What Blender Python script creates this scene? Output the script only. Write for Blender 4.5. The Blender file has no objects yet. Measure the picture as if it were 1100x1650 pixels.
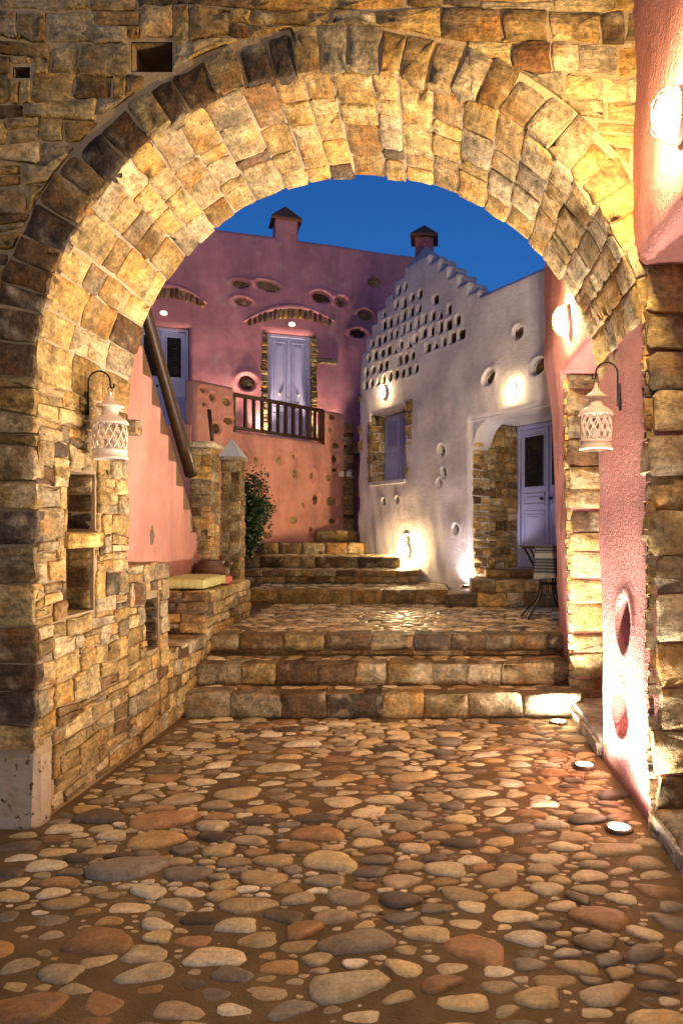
import bpy, bmesh, math, random
import numpy as np
from mathutils import Vector, Matrix

R = random.Random(11)
NR = np.random.default_rng(5)
sc = bpy.context.scene
COL = sc.collection

# ------------------------------------------------------------------ camera, sky, sun, exposure
cd = bpy.data.cameras.new('camera')
cam = bpy.data.objects.new('camera', cd); COL.objects.link(cam)
cam.location = (0, 0, 1.5); cam.rotation_euler = (math.pi / 2, 0, 0)
cd.sensor_fit = 'VERTICAL'; cd.sensor_height = 36; cd.lens = 24
cd.shift_x = -155 / 1650; cd.shift_y = 25 / 1650
cd.clip_start = 0.05; cd.clip_end = 800
sc.camera = cam

SUN_EL, SUN_AZ = math.radians(1.0), math.radians(180)     # sun on the horizon behind the camera
wd = bpy.data.worlds.new('World'); sc.world = wd; wd.use_nodes = True
wn = wd.node_tree; bg = wn.nodes['Background']
sky = wn.nodes.new('ShaderNodeTexSky'); sky.sky_type = 'NISHITA'; sky.sun_disc = False
sky.sun_elevation = SUN_EL; sky.sun_rotation = SUN_AZ; sky.ozone_density = 5.2; sky.air_density = 1.0; sky.dust_density = 0.0
wn.links.new(sky.outputs[0], bg.inputs[0]); bg.inputs[1].default_value = 0.19
sl = bpy.data.lights.new('sun', 'SUN'); sl.energy = 0.34; sl.angle = math.radians(30); sl.color = (1, .74, .45)
so = bpy.data.objects.new('sun', sl); COL.objects.link(so); so.rotation_euler = (math.radians(84), 0, 0)
vs_ = sc.view_settings
vs_.view_transform = 'Standard'; vs_.look = 'None'; vs_.exposure = 1.25; vs_.gamma = 1; vs_.use_curve_mapping = False
sc.cycles.max_bounces = 6; sc.cycles.diffuse_bounces = 3; sc.cycles.adaptive_threshold = .025; sc.cycles.glossy_bounces = 2; sc.cycles.transmission_bounces = 2; sc.cycles.sample_clamp_indirect = 6

# ------------------------------------------------------------------ helpers
WM = {}
def P(px, py, d): return Vector(((px - 705) / 1100 * d, d, 1.5 + (850 - py) / 1100 * d))
def fr(O, U, V=(0, 0, 1)):
    U = Vector(U).normalized(); V = Vector(V).normalized(); N = U.cross(V).normalized()
    M = Matrix((U, V, N)).transposed().to_4x4(); M.translation = Vector(O); return M
def onwall(M, px, py):
    """local (u, v) where the sight line through a photo point meets the plane of frame M"""
    N = M.col[2].to_3d(); O = M.translation
    r = Vector(((px - 705) / 1100, 1, (850 - py) / 1100)); c = Vector((0, 0, 1.5))
    t = N.dot(O - c) / N.dot(r)
    q = M.inverted() @ (c + r * t); return q.x, q.y
def link(name, v, f, mat, parent=None, M=None, smooth=True, color=None):
    me = bpy.data.meshes.new(name)
    me.from_pydata([tuple(map(float, p)) for p in v], [], [tuple(map(int, q)) for q in f])
    if smooth: me.polygons.foreach_set('use_smooth', [True] * len(me.polygons))
    me.materials.append(mat); me.update()
    o = bpy.data.objects.new(name, me); COL.objects.link(o)
    if color is not None: o.color = (*color, 1)
    setp(o, parent, M); return o
def setp(o, parent, M=None):
    M = M.copy() if M is not None else Matrix.Identity(4)
    WM[o.name] = M
    if parent is not None:
        o.parent = parent; o.matrix_parent_inverse = WM[parent.name].inverted()
    o.matrix_basis = M
def tag(o, label=None, cat=None, group=None, kind=None):
    if label: o['label'] = label
    if cat: o['category'] = cat
    if group: o['group'] = group
    if kind: o['kind'] = kind
    return o
def root(name, loc, label, cat, group=None):
    o = bpy.data.objects.new(name, None); COL.objects.link(o); o.empty_display_size = .1
    setp(o, None, Matrix.Translation(Vector(loc))); return tag(o, label, cat, group)
class MB:
    def __init__(s): s.v = []; s.f = []
    def add(s, v, f):
        n = len(s.v); s.v += [tuple(p) for p in v]; s.f += [tuple(i + n for i in q) for q in f]; return s
    def box(s, x0, x1, y0, y1, z0, z1, b=0.0, jit=0):
        if b <= 0:
            v = [(x, y, z) for x in (x0, x1) for y in (y0, y1) for z in (z0, z1)]
            f = [(0, 1, 3, 2), (4, 6, 7, 5), (0, 4, 5, 1), (2, 3, 7, 6), (0, 2, 6, 4), (1, 5, 7, 3)]
            return s.add(v, f)
        lo = (x0, y0, z0); hi = (x1, y1, z1); v = []; idx = {}
        for i in range(8):
            c = [(i >> k) & 1 for k in range(3)]
            for a in range(3):
                p = [(hi if c[k] else lo)[k] for k in range(3)]
                for k in range(3):
                    if k != a: p[k] += -b if c[k] else b
                if jit: p = [q + R.uniform(-jit, jit) for q in p]
                idx[(i, a)] = len(v); v.append(p)
        f = []
        for a in range(3):
            o = [k for k in range(3) if k != a]
            for sgn in (0, 1):
                q = [sgn << a, (sgn << a) | (1 << o[0]), (sgn << a) | (1 << o[0]) | (1 << o[1]), (sgn << a) | (1 << o[1])]
                f.append([idx[(i, a)] for i in q])
            for c0 in (0, 1):
                for c1 in (0, 1):
                    i0 = (c0 << o[0]) | (c1 << o[1]); i1 = i0 | (1 << a)
                    f.append([idx[(i0, o[0])], idx[(i1, o[0])], idx[(i1, o[1])], idx[(i0, o[1])]])
        for i in range(8): f.append([idx[(i, 0)], idx[(i, 1)], idx[(i, 2)]])
        return s.add(v, f)
    def tube(s, pts, r, n=8, cap=True):
        pts = [Vector(p) for p in pts]; rr = r if isinstance(r, (list, tuple)) else [r] * len(pts)
        v = []; f = []; up = Vector((0.13, .31, .94))
        for i, p in enumerate(pts):
            t = (pts[min(i + 1, len(pts) - 1)] - pts[max(i - 1, 0)]).normalized()
            a = t.cross(up)
            if a.length < .1: a = t.cross(Vector((1, 0, 0)))
            a.normalize(); b = t.cross(a)
            for k in range(n):
                w = 2 * math.pi * k / n; v.append(p + (a * math.cos(w) + b * math.sin(w)) * rr[i])
        for i in range(len(pts) - 1):
            for k in range(n): f.append((i * n + k, i * n + (k + 1) % n, (i + 1) * n + (k + 1) % n, (i + 1) * n + k))
        if cap: f.append(tuple(range(n))); f.append(tuple((len(pts) - 1) * n + k for k in range(n)))
        return s.add(v, f)
    def lathe(s, prof, n=24, c=(0, 0, 0), sy=1.0):
        v = []; f = []
        for r, z in prof:
            for k in range(n):
                w = 2 * math.pi * k / n; v.append((c[0] + r * math.cos(w), c[1] + r * sy * math.sin(w), c[2] + z))
        for i in range(len(prof) - 1):
            for k in range(n): f.append((i * n + k, i * n + (k + 1) % n, (i + 1) * n + (k + 1) % n, (i + 1) * n + k))
        return s.add(v, f)
    def prism(s, poly, w0, w1):
        n = len(poly); v = [(p[0], p[1], w0) for p in poly] + [(p[0], p[1], w1) for p in poly]
        f = [tuple(range(n - 1, -1, -1)), tuple(range(n, 2 * n))] + [(k, (k + 1) % n, n + (k + 1) % n, n + k) for k in range(n)]
        return s.add(v, f)
    def build(s, name, mat, parent=None, M=None, smooth=False, color=None):
        o = link(name, s.v, s.f, mat, parent, M, smooth, color)
        b = bmesh.new(); b.from_mesh(o.data); bmesh.ops.recalc_face_normals(b, faces=b.faces); b.to_mesh(o.data); b.free(); return o

# ------------------------------------------------------------------ materials
def newmat(name):
    m = bpy.data.materials.new(name); m.use_nodes = True
    nt = m.node_tree; return m, nt, nt.nodes['Principled BSDF']
class NG:
    def __init__(s, nt): s.nt = nt
    def n(s, t, **k):
        o = s.nt.nodes.new(t)
        for a, b in k.items(): setattr(o, a, b)
        return o
    def l(s, a, b): s.nt.links.new(a, b)
    def noise(s, vec, scale, detail=4, rough=.55):
        o = s.n('ShaderNodeTexNoise'); o.inputs['Scale'].default_value = scale; o.inputs['Detail'].default_value = detail
        o.inputs['Roughness'].default_value = rough; s.l(vec, o.inputs['Vector']); return o.outputs[0]
    def rng(s, x, a, b, c, d):
        o = s.n('ShaderNodeMapRange'); s.l(x, o.inputs[0])
        for i, q in enumerate((a, b, c, d)): o.inputs[i + 1].default_value = q
        return o.outputs[0]
    def math(s, op, a, b):
        o = s.n('ShaderNodeMath', operation=op)
        for i, q in enumerate((a, b)):
            if isinstance(q, (int, float)): o.inputs[i].default_value = q
            else: s.l(q, o.inputs[i])
        return o.outputs[0]
    def mix(s, f, a, b, blend='MIX'):
        o = s.n('ShaderNodeMix', data_type='RGBA', blend_type=blend)
        for i, q in ((0, f), (6, a), (7, b)):
            if isinstance(q, (int, float)): o.inputs[i].default_value = q
            elif isinstance(q, tuple): o.inputs[i].default_value = (*q, 1)
            else: s.l(q, o.inputs[i])
        return o.outputs[2]
    def map(s, vec, sc_):
        o = s.n('ShaderNodeMapping'); o.inputs['Scale'].default_value = sc_; s.l(vec, o.inputs[0]); return o.outputs[0]
    def bump(s, h, strength, dist, bsdf):
        o = s.n('ShaderNodeBump'); o.inputs['Strength'].default_value = strength; o.inputs['Distance'].default_value = dist
        s.l(h, o.inputs['Height']); s.l(o.outputs[0], bsdf.inputs['Normal'])
def stone_mat(name, attr=False, rough=.82, bump=.8, dist=.02, strata=1.0, rust=.6, gs=1.0, pale=.45, con=1.0):
    m, nt, b = newmat(name); g = NG(nt)
    if attr:
        vec = g.n('ShaderNodeNewGeometry').outputs['Position']
        base = g.n('ShaderNodeAttribute', attribute_name='Col').outputs['Color']
    else:
        tc = g.n('ShaderNodeTexCoord').outputs['Object']; oi = g.n('ShaderNodeObjectInfo')
        va = g.n('ShaderNodeVectorMath', operation='ADD'); g.l(tc, va.inputs[0])
        k = g.math('MULTIPLY', oi.outputs['Random'], 63.0); g.l(k, va.inputs[1]); vec = va.outputs[0]
        base = oi.outputs['Color']
    big = g.noise(vec, 8 * gs, 3, .65); st = g.noise(g.map(vec, (6 * gs, 48 * gs, 16 * gs)), 1, 3, .65)
    fine = g.noise(vec, 38 * gs, 4, .78)
    v1 = g.rng(big, .32, .68, 1 - .48 * con, 1 + .42 * con); v2 = g.rng(st, .32, .68, 1 - .22 * strata, 1 + .2 * strata); v3 = g.rng(fine, .33, .67, 1 - .5 * con, 1 + .45 * con)
    val = g.math('MULTIPLY', g.math('MULTIPLY', v1, v2), v3)
    cc = g.n('ShaderNodeCombineColor')
    for i in range(3): g.l(val, cc.inputs[i])
    col = g.mix(1.0, base, cc.outputs[0], 'MULTIPLY')
    r2 = g.noise(vec, 5.5 * gs, 2, .6)
    col = g.mix(g.math('MULTIPLY', g.rng(r2, .53, .66, 0, 1), rust), col, g.mix(1.0, col, (1.16, .76, .36), 'MULTIPLY'))
    col = g.mix(g.math('MULTIPLY', g.rng(r2, .44, .30, 0, 1), pale), col, g.mix(1.0, (.60, .48, .31), cc.outputs[0], 'MULTIPLY'))
    g.l(col, b.inputs['Base Color']); b.inputs['Roughness'].default_value = rough
    b.inputs['Specular IOR Level'].default_value = .35
    h = g.math('ADD', g.math('MULTIPLY', big, .8), g.math('ADD', g.math('MULTIPLY', st, .45 * strata), g.math('MULTIPLY', fine, .85)))
    g.bump(h, bump, dist, b); return m
def plaster_mat(name, c, s1=9, s2=55, bump=.5, dist=.012, var=.22, rough=.92, dirt=(0.5, .42, .36)):
    m, nt, b = newmat(name); g = NG(nt); vec = g.n('ShaderNodeNewGeometry').outputs['Position']
    a = g.noise(vec, 1.3, 3, .6); d = g.noise(vec, s1, 2, .6); f = g.noise(vec, s2, 2, .6); dr = g.noise(g.map(vec, (5, 5, .7)), 1, 3, .6)
    val = g.math('MULTIPLY', g.rng(a, .3, .7, 1 - var, 1 + var), g.math('MULTIPLY', g.rng(dr, .3, .7, 1 - var * .6, 1 + var * .6), g.rng(d, .3, .7, .94, 1.06)))
    cc = g.n('ShaderNodeCombineColor')
    for i in range(3): g.l(val, cc.inputs[i])
    col = g.mix(1.0, (*c,), cc.outputs[0], 'MULTIPLY')
    col = g.mix(g.math('MULTIPLY', g.rng(g.noise(vec, 3.1, 5, .7), .56, .75, 0, 1), .4), col, dirt)
    g.l(col, b.inputs['Base Color']); b.inputs['Roughness'].default_value = rough; b.inputs['Specular IOR Level'].default_value = .2
    g.bump(g.math('ADD', g.math('MULTIPLY', d, .8), g.math('MULTIPLY', f, .6)), bump, dist, b); return m
def simple_mat(name, c, rough=.6, metal=0, nscale=30, var=.2, bump=.15, dist=.003, stretch=(1, 1, 1)):
    m, nt, b = newmat(name); g = NG(nt); vec = g.map(g.n('ShaderNodeTexCoord').outputs['Object'], stretch)
    n1 = g.noise(vec, nscale, 5, .6); n2 = g.noise(vec, nscale * .17, 3, .6)
    v = g.math('MULTIPLY', g.rng(n1, .3, .7, 1 - var, 1 + var), g.rng(n2, .3, .7, 1 - var * .7, 1 + var * .7))
    cc = g.n('ShaderNodeCombineColor')
    for i in range(3): g.l(v, cc.inputs[i])
    g.l(g.mix(1.0, (*c,), cc.outputs[0], 'MULTIPLY'), b.inputs['Base Color'])
    b.inputs['Metallic'].default_value = metal
    g.l(g.rng(n1, .3, .7, max(.05, rough - .12), min(1, rough + .12)), b.inputs['Roughness'])
    g.bump(n1, bump, dist, b); return m
def emit_mat(name, c, s):
    m, nt, b = newmat(name); b.inputs['Base Color'].default_value = (*c, 1)
    b.inputs['Emission Color'].default_value = (*c, 1); b.inputs['Emission Strength'].default_value = s; return m

M_stone = stone_mat('wall_stone', bump=.9, dist=.024)
M_block = stone_mat('step_stone', rough=.7, bump=.9, dist=.025, strata=.5, gs=.9)
M_peb = stone_mat('pebble_stone', rough=.4, bump=.3, dist=.008, strata=.5, rust=.3, gs=1.9, pale=.12, con=.5)
M_pebs = stone_mat('pebble_mass', attr=True, rough=.4, bump=.3, dist=.008, strata=.4, rust=.3, gs=1.9, pale=.12, con=.5)
M_mortar = plaster_mat('lime_mortar', (.30, .215, .13), 22, 90, .8, .012, .25, dirt=(.16, .11, .06))
M_mortarl = plaster_mat('pale_mortar', (.46, .37, .26), 22, 90, .8, .012, .2, dirt=(.3, .22, .14))
M_mortarm = plaster_mat('ochre_mortar', (.38, .28, .165), 22, 90, .8, .012, .2, dirt=(.22, .15, .09))
M_mud = plaster_mat('floor_mortar', (.165, .108, .048), 14, 120, .8, .010, .3, .6, dirt=(.16, .10, .05))
M_pink = plaster_mat('pink_plaster', (.58, .275, .225), 8, 60, .45, .012)
M_pinkr = plaster_mat('rough_pink_plaster', (.49, .215, .20), 26, 95, 1.0, .018, .12)
M_pinkdusk = plaster_mat('dusk_tinted_pink_plaster', (.42, .18, .23), 8, 60, .6, .013, .2)  # pink made darker and mauve: dusk light put into the colour
M_white = plaster_mat('white_plaster', (.60, .56, .60), 9, 60, .7, .018, .14)
M_lav = simple_mat('lavender_paint', (.33, .35, .62), .45, 0, 40, .08, .2, .001, (1, 1, .1))
M_dark = simple_mat('dark_glass', (.012, .012, .018), .12, 0, 5, .1, 0)
M_iron = simple_mat('black_iron', (.016, .014, .013), .5, .6, 60, .3, .3, .001)
M_wood = simple_mat('stained_wood', (.05, .022, .009), .38, 0, 30, .45, .5, .004, (6, 6, 1))
M_woodl = simple_mat('worn_wood', (.13, .065, .03), .55, 0, 30, .35, .5, .004, (6, 6, 1))
M_tin = simple_mat('cream_metal', (.72, .58, .50), .5, .0, 40, .1, .15, .001)
M_clay = simple_mat('brown_clay', (.10, .045, .025), .6, 0, 25, .3, .3, .003)
M_cushion = simple_mat('lime_fabric', (.52, .50, .20), .95, 0, 220, .15, .4, .002)
M_cushr = simple_mat('coral_fabric', (.55, .16, .12), .95, 0, 220, .15, .4, .002)
M_slab = stone_mat('cap_stone', rough=.8, bump=.5, dist=.012, strata=.3)
M_capw = plaster_mat('white_cap_plaster', (.60, .62, .66), 12, 70, .4, .008, .08)
M_steel = simple_mat('brushed_steel', (.45, .45, .45), .35, 1, 60, .1, .1, .001)
M_brass = simple_mat('aged_brass', (.10, .07, .04), .5, .7, 60, .2, .1, .001)
M_leaf = simple_mat('dark_leaf', (.022, .05, .014), .5, 0, 8, .5, 0)
M_bark = simple_mat('bark', (.07, .045, .03), .9, 0, 40, .3, .5, .005)
M_sock = simple_mat('white_plastic', (.75, .73, .68), .4, 0, 30, .05, 0)

OCH = [(.47, .315, .125), (.53, .385, .185), (.43, .28, .105), (.58, .455, .26), (.39, .275, .135), (.32, .20, .08), (.48, .385, .24), (.53, .335, .11), (.37, .285, .175), (.50, .35, .14), (.56, .41, .18), (.45, .29, .10)]
DRK = [(.17, .10, .05), (.12, .085, .06), (.20, .11, .045)]
def scol(pd=.08, br=1.0):
    c = R.choice(DRK) if R.random() < pd else R.choice(OCH)
    k = R.uniform(.62, 1.22) * br; return tuple(min(.8, q * k) for q in c)

# ------------------------------------------------------------------ masonry
def area(p): return abs(sum(p[i][0] * p[(i + 1) % len(p)][1] - p[(i + 1) % len(p)][0] * p[i][1] for i in range(len(p)))) / 2
def rounded(q, gap=.008, jit=.006, cut=.09):
    jit = min(jit * 1.35, .09 * min(math.dist(q[0], q[1]), math.dist(q[1], q[2]), math.dist(q[2], q[3]), math.dist(q[3], q[0])))
    cx = sum(p[0] for p in q) / 4; cy = sum(p[1] for p in q) / 4
    out = []
    qq = []
    for (x, y) in q:
        dx, dy = x - cx, y - cy
        qq.append((x - math.copysign(min(gap / 2, abs(dx) * .4), dx), y - math.copysign(min(gap / 2, abs(dy) * .4), dy)))
    for i in range(4):
        a, p, b = qq[i - 1], qq[i], qq[(i + 1) % 4]
        la = math.dist(a, p); lb = math.dist(p, b); c = min(cut * R.uniform(.4, 1.4) * min(la, lb), .03)
        ka, kb = c / max(la, 1e-4), c / max(lb, 1e-4)
        out.append((p[0] + (a[0] - p[0]) * ka, p[1] + (a[1] - p[1]) * ka))
        out.append((p[0] + (b[0] - p[0]) * kb, p[1] + (b[1] - p[1]) * kb))
        out.append(((p[0] + b[0]) / 2, (p[1] + b[1]) / 2))
    return [(x + R.uniform(-jit, jit), y + R.uniform(-jit, jit)) for x, y in out]
def stone(poly, M, h, depth, mat, parent, color, name='stone', bev=.005, rough=.007):
    n = len(poly); cx = sum(p[0] for p in poly) / n; cy = sum(p[1] for p in poly) / n
    loc = [(p[0] - cx, p[1] - cy) for p in poly]
    v = [(x, y, -depth) for x, y in loc]
    v += [(x, y, h - bev * R.uniform(.6, 1.3)) for x, y in loc]
    for x, y in loc:
        l = math.hypot(x, y); k = max(.3, 1 - bev / max(l, 1e-4)); v.append((x * k, y * k, h + R.uniform(-rough, rough) * .6))
    for x, y in loc:
        k = R.uniform(.4, .6); v.append((x * k, y * k, h + R.uniform(-.6, 1) * rough))
    v.append((0, 0, h + R.uniform(-.5, 1) * rough))
    f = []
    for r in range(3):
        for k in range(n): f.append((r * n + k, r * n + (k + 1) % n, (r + 1) * n + (k + 1) % n, (r + 1) * n + k))
    for k in range(n): f.append((3 * n + k, 3 * n + (k + 1) % n, 4 * n))
    o = link(name, v, f, mat, parent, M @ Matrix.Translation((cx, cy, 0)), False, color)
    o.data.polygons.foreach_set('use_smooth', [False] * (2 * n) + [True] * (2 * n)); return o
def rect_push(r, g=.012):
    u0, u1, v0, v1 = r[0] - g, r[1] + g, r[2] - g, r[3] + g
    def f(p):
        u, v = p
        if u0 < u < u1 and v0 < v < v1:
            m = min((u - u0, 0), (u1 - u, 1), (v - v0, 2), (v1 - v, 3)); return [(u0, v), (u1, v), (u, v0), (u, v1)][m[1]]
        return p
    return f
def cut_rects(qs, rects, g=.01):
    for r in rects:
        u0, u1, v0, v1 = r[0] - g, r[1] + g, r[2] - g, r[3] + g; out = []
        for q in qs:
            a, b = min(p[0] for p in q), max(p[0] for p in q); c, d = min(p[1] for p in q), max(p[1] for p in q)
            if b <= u0 or a >= u1 or d <= v0 or c >= v1: out.append(q); continue
            for (e, f, h, k) in ((a, u0, c, d), (u1, b, c, d), (max(a, u0), min(b, u1), c, v0), (max(a, u0), min(b, u1), v1, d)):
                if f - e > .03 and k - h > .025: out.append([(e, h), (f, h), (f, k), (e, k)])
        qs = out
    return qs
def coursed(u0, u1, v0, v1, hr, lr, split=.18, wave=.01):
    """random coursed rubble: list of quads"""
    qs = []; v = v0; lines = [v0]
    while v < v1 - hr[0] * .6:
        v += R.uniform(*hr); lines.append(v)
    k = (v1 - v0) / (lines[-1] - v0); lines = [v0 + (x - v0) * k for x in lines]
    ph = [R.uniform(0, 6) for _ in lines]
    def L(i, u): return lines[i] + (0 if i in (0, len(lines) - 1) else wave * math.sin(u * 5 + ph[i]) + wave * .7 * math.sin(u * 11 + ph[i] * 2))
    for i in range(len(lines) - 1):
        u = u0; cuts = [u0]; hh = lines[i + 1] - lines[i]
        while u < u1 - lr[0] * .7:
            u += R.uniform(*lr) * (1.15 if hh < sum(hr) / 2 else .95) * (.55 if R.random() < .15 else 1); cuts.append(u)
        k = (u1 - u0) / (cuts[-1] - u0); cuts = [u0 + (x - u0) * k for x in cuts]
        for a, b in zip(cuts, cuts[1:]):
            sl_ = R.uniform(-.012, .012) if a > u0 + .01 else 0
            q = [(a + sl_, L(i, a)), (b, L(i, b)), (b, L(i + 1, b)), (a, L(i + 1, a))]
            if R.random() < split and hh > hr[0] * 1.25:
                t = R.uniform(.35, .65); m0 = L(i, a) + (L(i + 1, a) - L(i, a)) * t; m1 = L(i, b) + (L(i + 1, b) - L(i, b)) * t
                qs.append([q[0], q[1], (b, m1), (a, m0)]); qs.append([(a, m0), (b, m1), q[2], q[3]])
            else: qs.append(q)
    return qs
def lay(qs, M, parent, pushes=(), h=(.004, .022), depth=.04, gap=.010, jit=.006, cols=None, mat=None, name='stone', pd=.08, br=1.0, keep=None, bev=.005, rough=.007):
    out = []
    for q in qs:
        if keep and not keep(sum(p[0] for p in q) / 4, sum(p[1] for p in q) / 4): continue
        a0 = area(q); p = rounded(q, gap, jit)
        for f in pushes: p = [f(x) for x in p]
        if area(p) < max(.0009, a0 * .18): continue
        out.append(stone(p, M, R.uniform(*h), depth, mat or M_stone, parent, cols() if cols else scol(pd, br), name, bev, rough))
    return out
def panel(M, rect, holes=(), depth=.3):
    """flat masonry core with box recesses"""
    mb = MB(); u0, u1, v0, v1 = rect
    us = sorted({u0, u1} | {x for h in holes for x in h[:2]}); vs = sorted({v0, v1} | {x for h in holes for x in h[2:]})
    for a, b in zip(us, us[1:]):
        for c, d in zip(vs, vs[1:]):
            if any(h[0] <= a and b <= h[1] and h[2] <= c and d <= h[3] for h in holes): continue
            mb.add([(a, c, 0), (b, c, 0), (b, d, 0), (a, d, 0)], [(0, 1, 2, 3)])
    for h in holes:
        v = [(h[0], h[2], 0), (h[1], h[2], 0), (h[1], h[3], 0), (h[0], h[3], 0)]; v += [(x, y, -depth) for x, y, _ in v]
        mb.add(v, [(4, 5, 6, 7)] + [(k, (k + 1) % 4, 4 + (k + 1) % 4, 4 + k) for k in range(4)])
    return [tuple(M @ Vector(p)) for p in mb.v], mb.f
def hfield(us, vs, keep, wf, fmap, thick, smooth_at=None, it=8):
    """plaster wall: fine relief sheet with every open edge carried back by its thickness"""
    us = np.array(sorted(us)); vs = np.array(sorted(vs)); nu, nv = len(us), len(vs)
    U, V = np.meshgrid(us, vs, indexing='ij'); uc = (us[:-1] + us[1:]) / 2; vc = (vs[:-1] + vs[1:]) / 2
    K = keep(*np.meshgrid(uc, vc, indexing='ij'))
    UU, VV = U.copy(), V.copy()
    ii, jj = np.nonzero(K); idx = lambda i, j: i * nv + j
    f = np.stack([idx(ii, jj), idx(ii + 1, jj), idx(ii + 1, jj + 1), idx(ii, jj + 1)], 1)
    edges = {}
    for q in f.tolist():
        for a, b in zip(q, q[1:] + q[:1]):
            if (b, a) in edges: del edges[(b, a)]
            else: edges[(a, b)] = 1
    if smooth_at is not None:
        nb = {}
        for a, b in edges: nb.setdefault(a, []).append(b); nb.setdefault(b, []).append(a)
        fu, fv = UU.ravel(), VV.ravel()
        mv = [k for k in nb if smooth_at(fu[k], fv[k]) and len(nb[k]) == 2]
        for _ in range(it):
            new = [(k, (fu[nb[k][0]] + fu[nb[k][1]] + fu[k]) / 3, (fv[nb[k][0]] + fv[nb[k][1]] + fv[k]) / 3) for k in mv]
            for k, a, b in new: fu[k] = a; fv[k] = b
        UU, VV = fu.reshape(nu, nv), fv.reshape(nu, nv)
    Wd = wf(UU, VV)
    u, v, w = UU.ravel(), VV.ravel(), Wd.ravel()
    used = sorted(set(f.ravel().tolist())); re = {k: i for i, k in enumerate(used)}
    verts = [fmap(u[k], v[k], w[k]) for k in used]; faces = [tuple(re[k] for k in q) for q in f.tolist()]
    back = {}
    for a, b in edges:
        for k in (a, b):
            if k not in back:
                back[k] = len(verts); verts.append(fmap(u[k], v[k], -thick))
        faces.append((re[b], re[a], back[a], back[b]))
    return verts, faces
_ph = NR.uniform(0, 6.28, (12, 3)); _dr = NR.normal(0, 1, (12, 2))
def wob(U, V, a=.012, s=1.6):
    o = np.zeros_like(U)
    for k in range(12): o += np.sin((U * _dr[k, 0] + V * _dr[k, 1]) * s * (1 + k * .35) + _ph[k, 0]) / (1 + k * .35)
    return o * a * .5
def grid(a, b, step, *edges):
    n = max(2, int(round((b - a) / step)) + 1); g = list(np.linspace(a, b, n))
    for e in edges:
        g = [x for x in g if abs(x - e) > step * .45 or x in (a, b)] + [e]
    return sorted(set(g))
def ell(u, v, cu, cv, ru, rv, rot=0):
    du, dv = u - cu, v - cv; c, s = math.cos(rot), math.sin(rot)
    return np.sqrt(((du * c + dv * s) / ru) ** 2 + ((-du * s + dv * c) / rv) ** 2)
def eye_w(U, V, eyes, lip=.04, deep=.06, brow=.8):
    """relief of plaster eyelids round boulders: a soft lip, heavier above, and a hollow"""
    w = np.zeros_like(U)
    for (cu, cv, ru, rv, rot) in eyes:
        e = ell(U, V, cu, cv, ru, rv, rot); up = np.clip((V - cv) / (rv * 1.3), -1, 1); k = 1 + brow * up
        w += np.where(e < 3, lip * k * np.exp(-((np.maximum(e - 1.25, 0) / (.38 + .1 * up)) ** 2)) * (e > .2) - (deep + lip * k) * np.clip((1.12 - e) / .22, 0, 1), 0)
    return w
def eye_stones(M, eyes, parent, cols, w=-.05, name='stone'):
    for (cu, cv, ru, rv, rot) in eyes:
        pts = []; c, s = math.cos(rot), math.sin(rot)
        for k in range(12):
            a = 2 * math.pi * k / 12; q = R.uniform(.94, 1.1); x, y = ru * q * math.cos(a), rv * q * math.sin(a); pts.append((cu + x * c - y * s, cv + x * s + y * c))
        stone(pts, M, w + R.uniform(0, .02), .04, M_stone, parent, cols(), name, min(ru, rv) * .3, .012)
def eyes_px(M, spec, d):
    return [(*onwall(M, x, y), a * d / 1100, b * d / 1100, rot) for (x, y, a, b, rot) in spec]

# ------------------------------------------------------------------ lamps
GLOW = {}
def glow(c, s):
    k = (c, s)
    if k not in GLOW: GLOW[k] = emit_mat('lit_glass', c, s)
    return GLOW[k]
WARM = (1.0, .70, .33); WHITE = (1.0, .87, .70)
def bulkhead(M, label, strength, c=WARM, s=1.0, group='bulkhead lamps on the walls'):
    t = root('wall_lamp', M.translation, label, 'lamp', group)
    q = MB(); q.lathe([(.0, .0), (.068 * s, 0), (.068 * s, .018 * s), (.06 * s, .026 * s), (.056 * s, .028 * s)], 20, sy=1.5); q.build('base', M_tin, t, M, True)
    q = MB(); q.lathe([(.058 * s, .022 * s), (.056 * s, .05 * s), (.04 * s, .075 * s), (.02 * s, .088 * s), (.0, .092 * s)], 18, sy=1.5); q.build('glass', glow(c, strength), t, M, True)
    q = MB()
    for sy in (-.045, 0, .045):
        q.tube([(.074 * s * math.cos(a), sy * s, (.02 + .085 * math.sin(a)) * s) for a in np.linspace(0, math.pi, 9)], .0024 * s, 5)
    q.tube([(0, .108 * s * math.cos(a), (.02 + .088 * math.sin(a)) * s) for a in np.linspace(0, math.pi, 11)], .0024 * s, 5)
    q.build('cage', M_iron, t, M, True); return t
def uplight(loc, label, energy, aim=(0, 0, 1), c=WHITE, size=150, r=.055, group='uplights let into the paving', ls=60):
    t = root('ground_uplight', loc, label, 'uplight', group); M = Matrix.Translation(Vector(loc))
    q = MB(); q.lathe([(r * 1.3, -.03), (r * 1.3, .006), (r, .012), (r * .95, .004)], 24); q.build('ring', M_brass, t, M, True)
    q = MB(); q.lathe([(r * .97, .003), (r * .6, .007), (0, .009)], 24); q.build('lens', glow(c, ls), t, M, True)
    ld = bpy.data.lights.new('uplight_beam', 'SPOT'); ld.energy = energy; ld.spot_size = math.radians(size); ld.spot_blend = .8
    ld.color = c; ld.shadow_soft_size = .03
    o = bpy.data.objects.new('uplight_beam', ld); COL.objects.link(o)
    setp(o, t, Matrix.Translation(Vector(loc) + Vector((0, 0, .03))) @ Vector(aim).to_track_quat('-Z', 'Y').to_matrix().to_4x4()); return t

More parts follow.
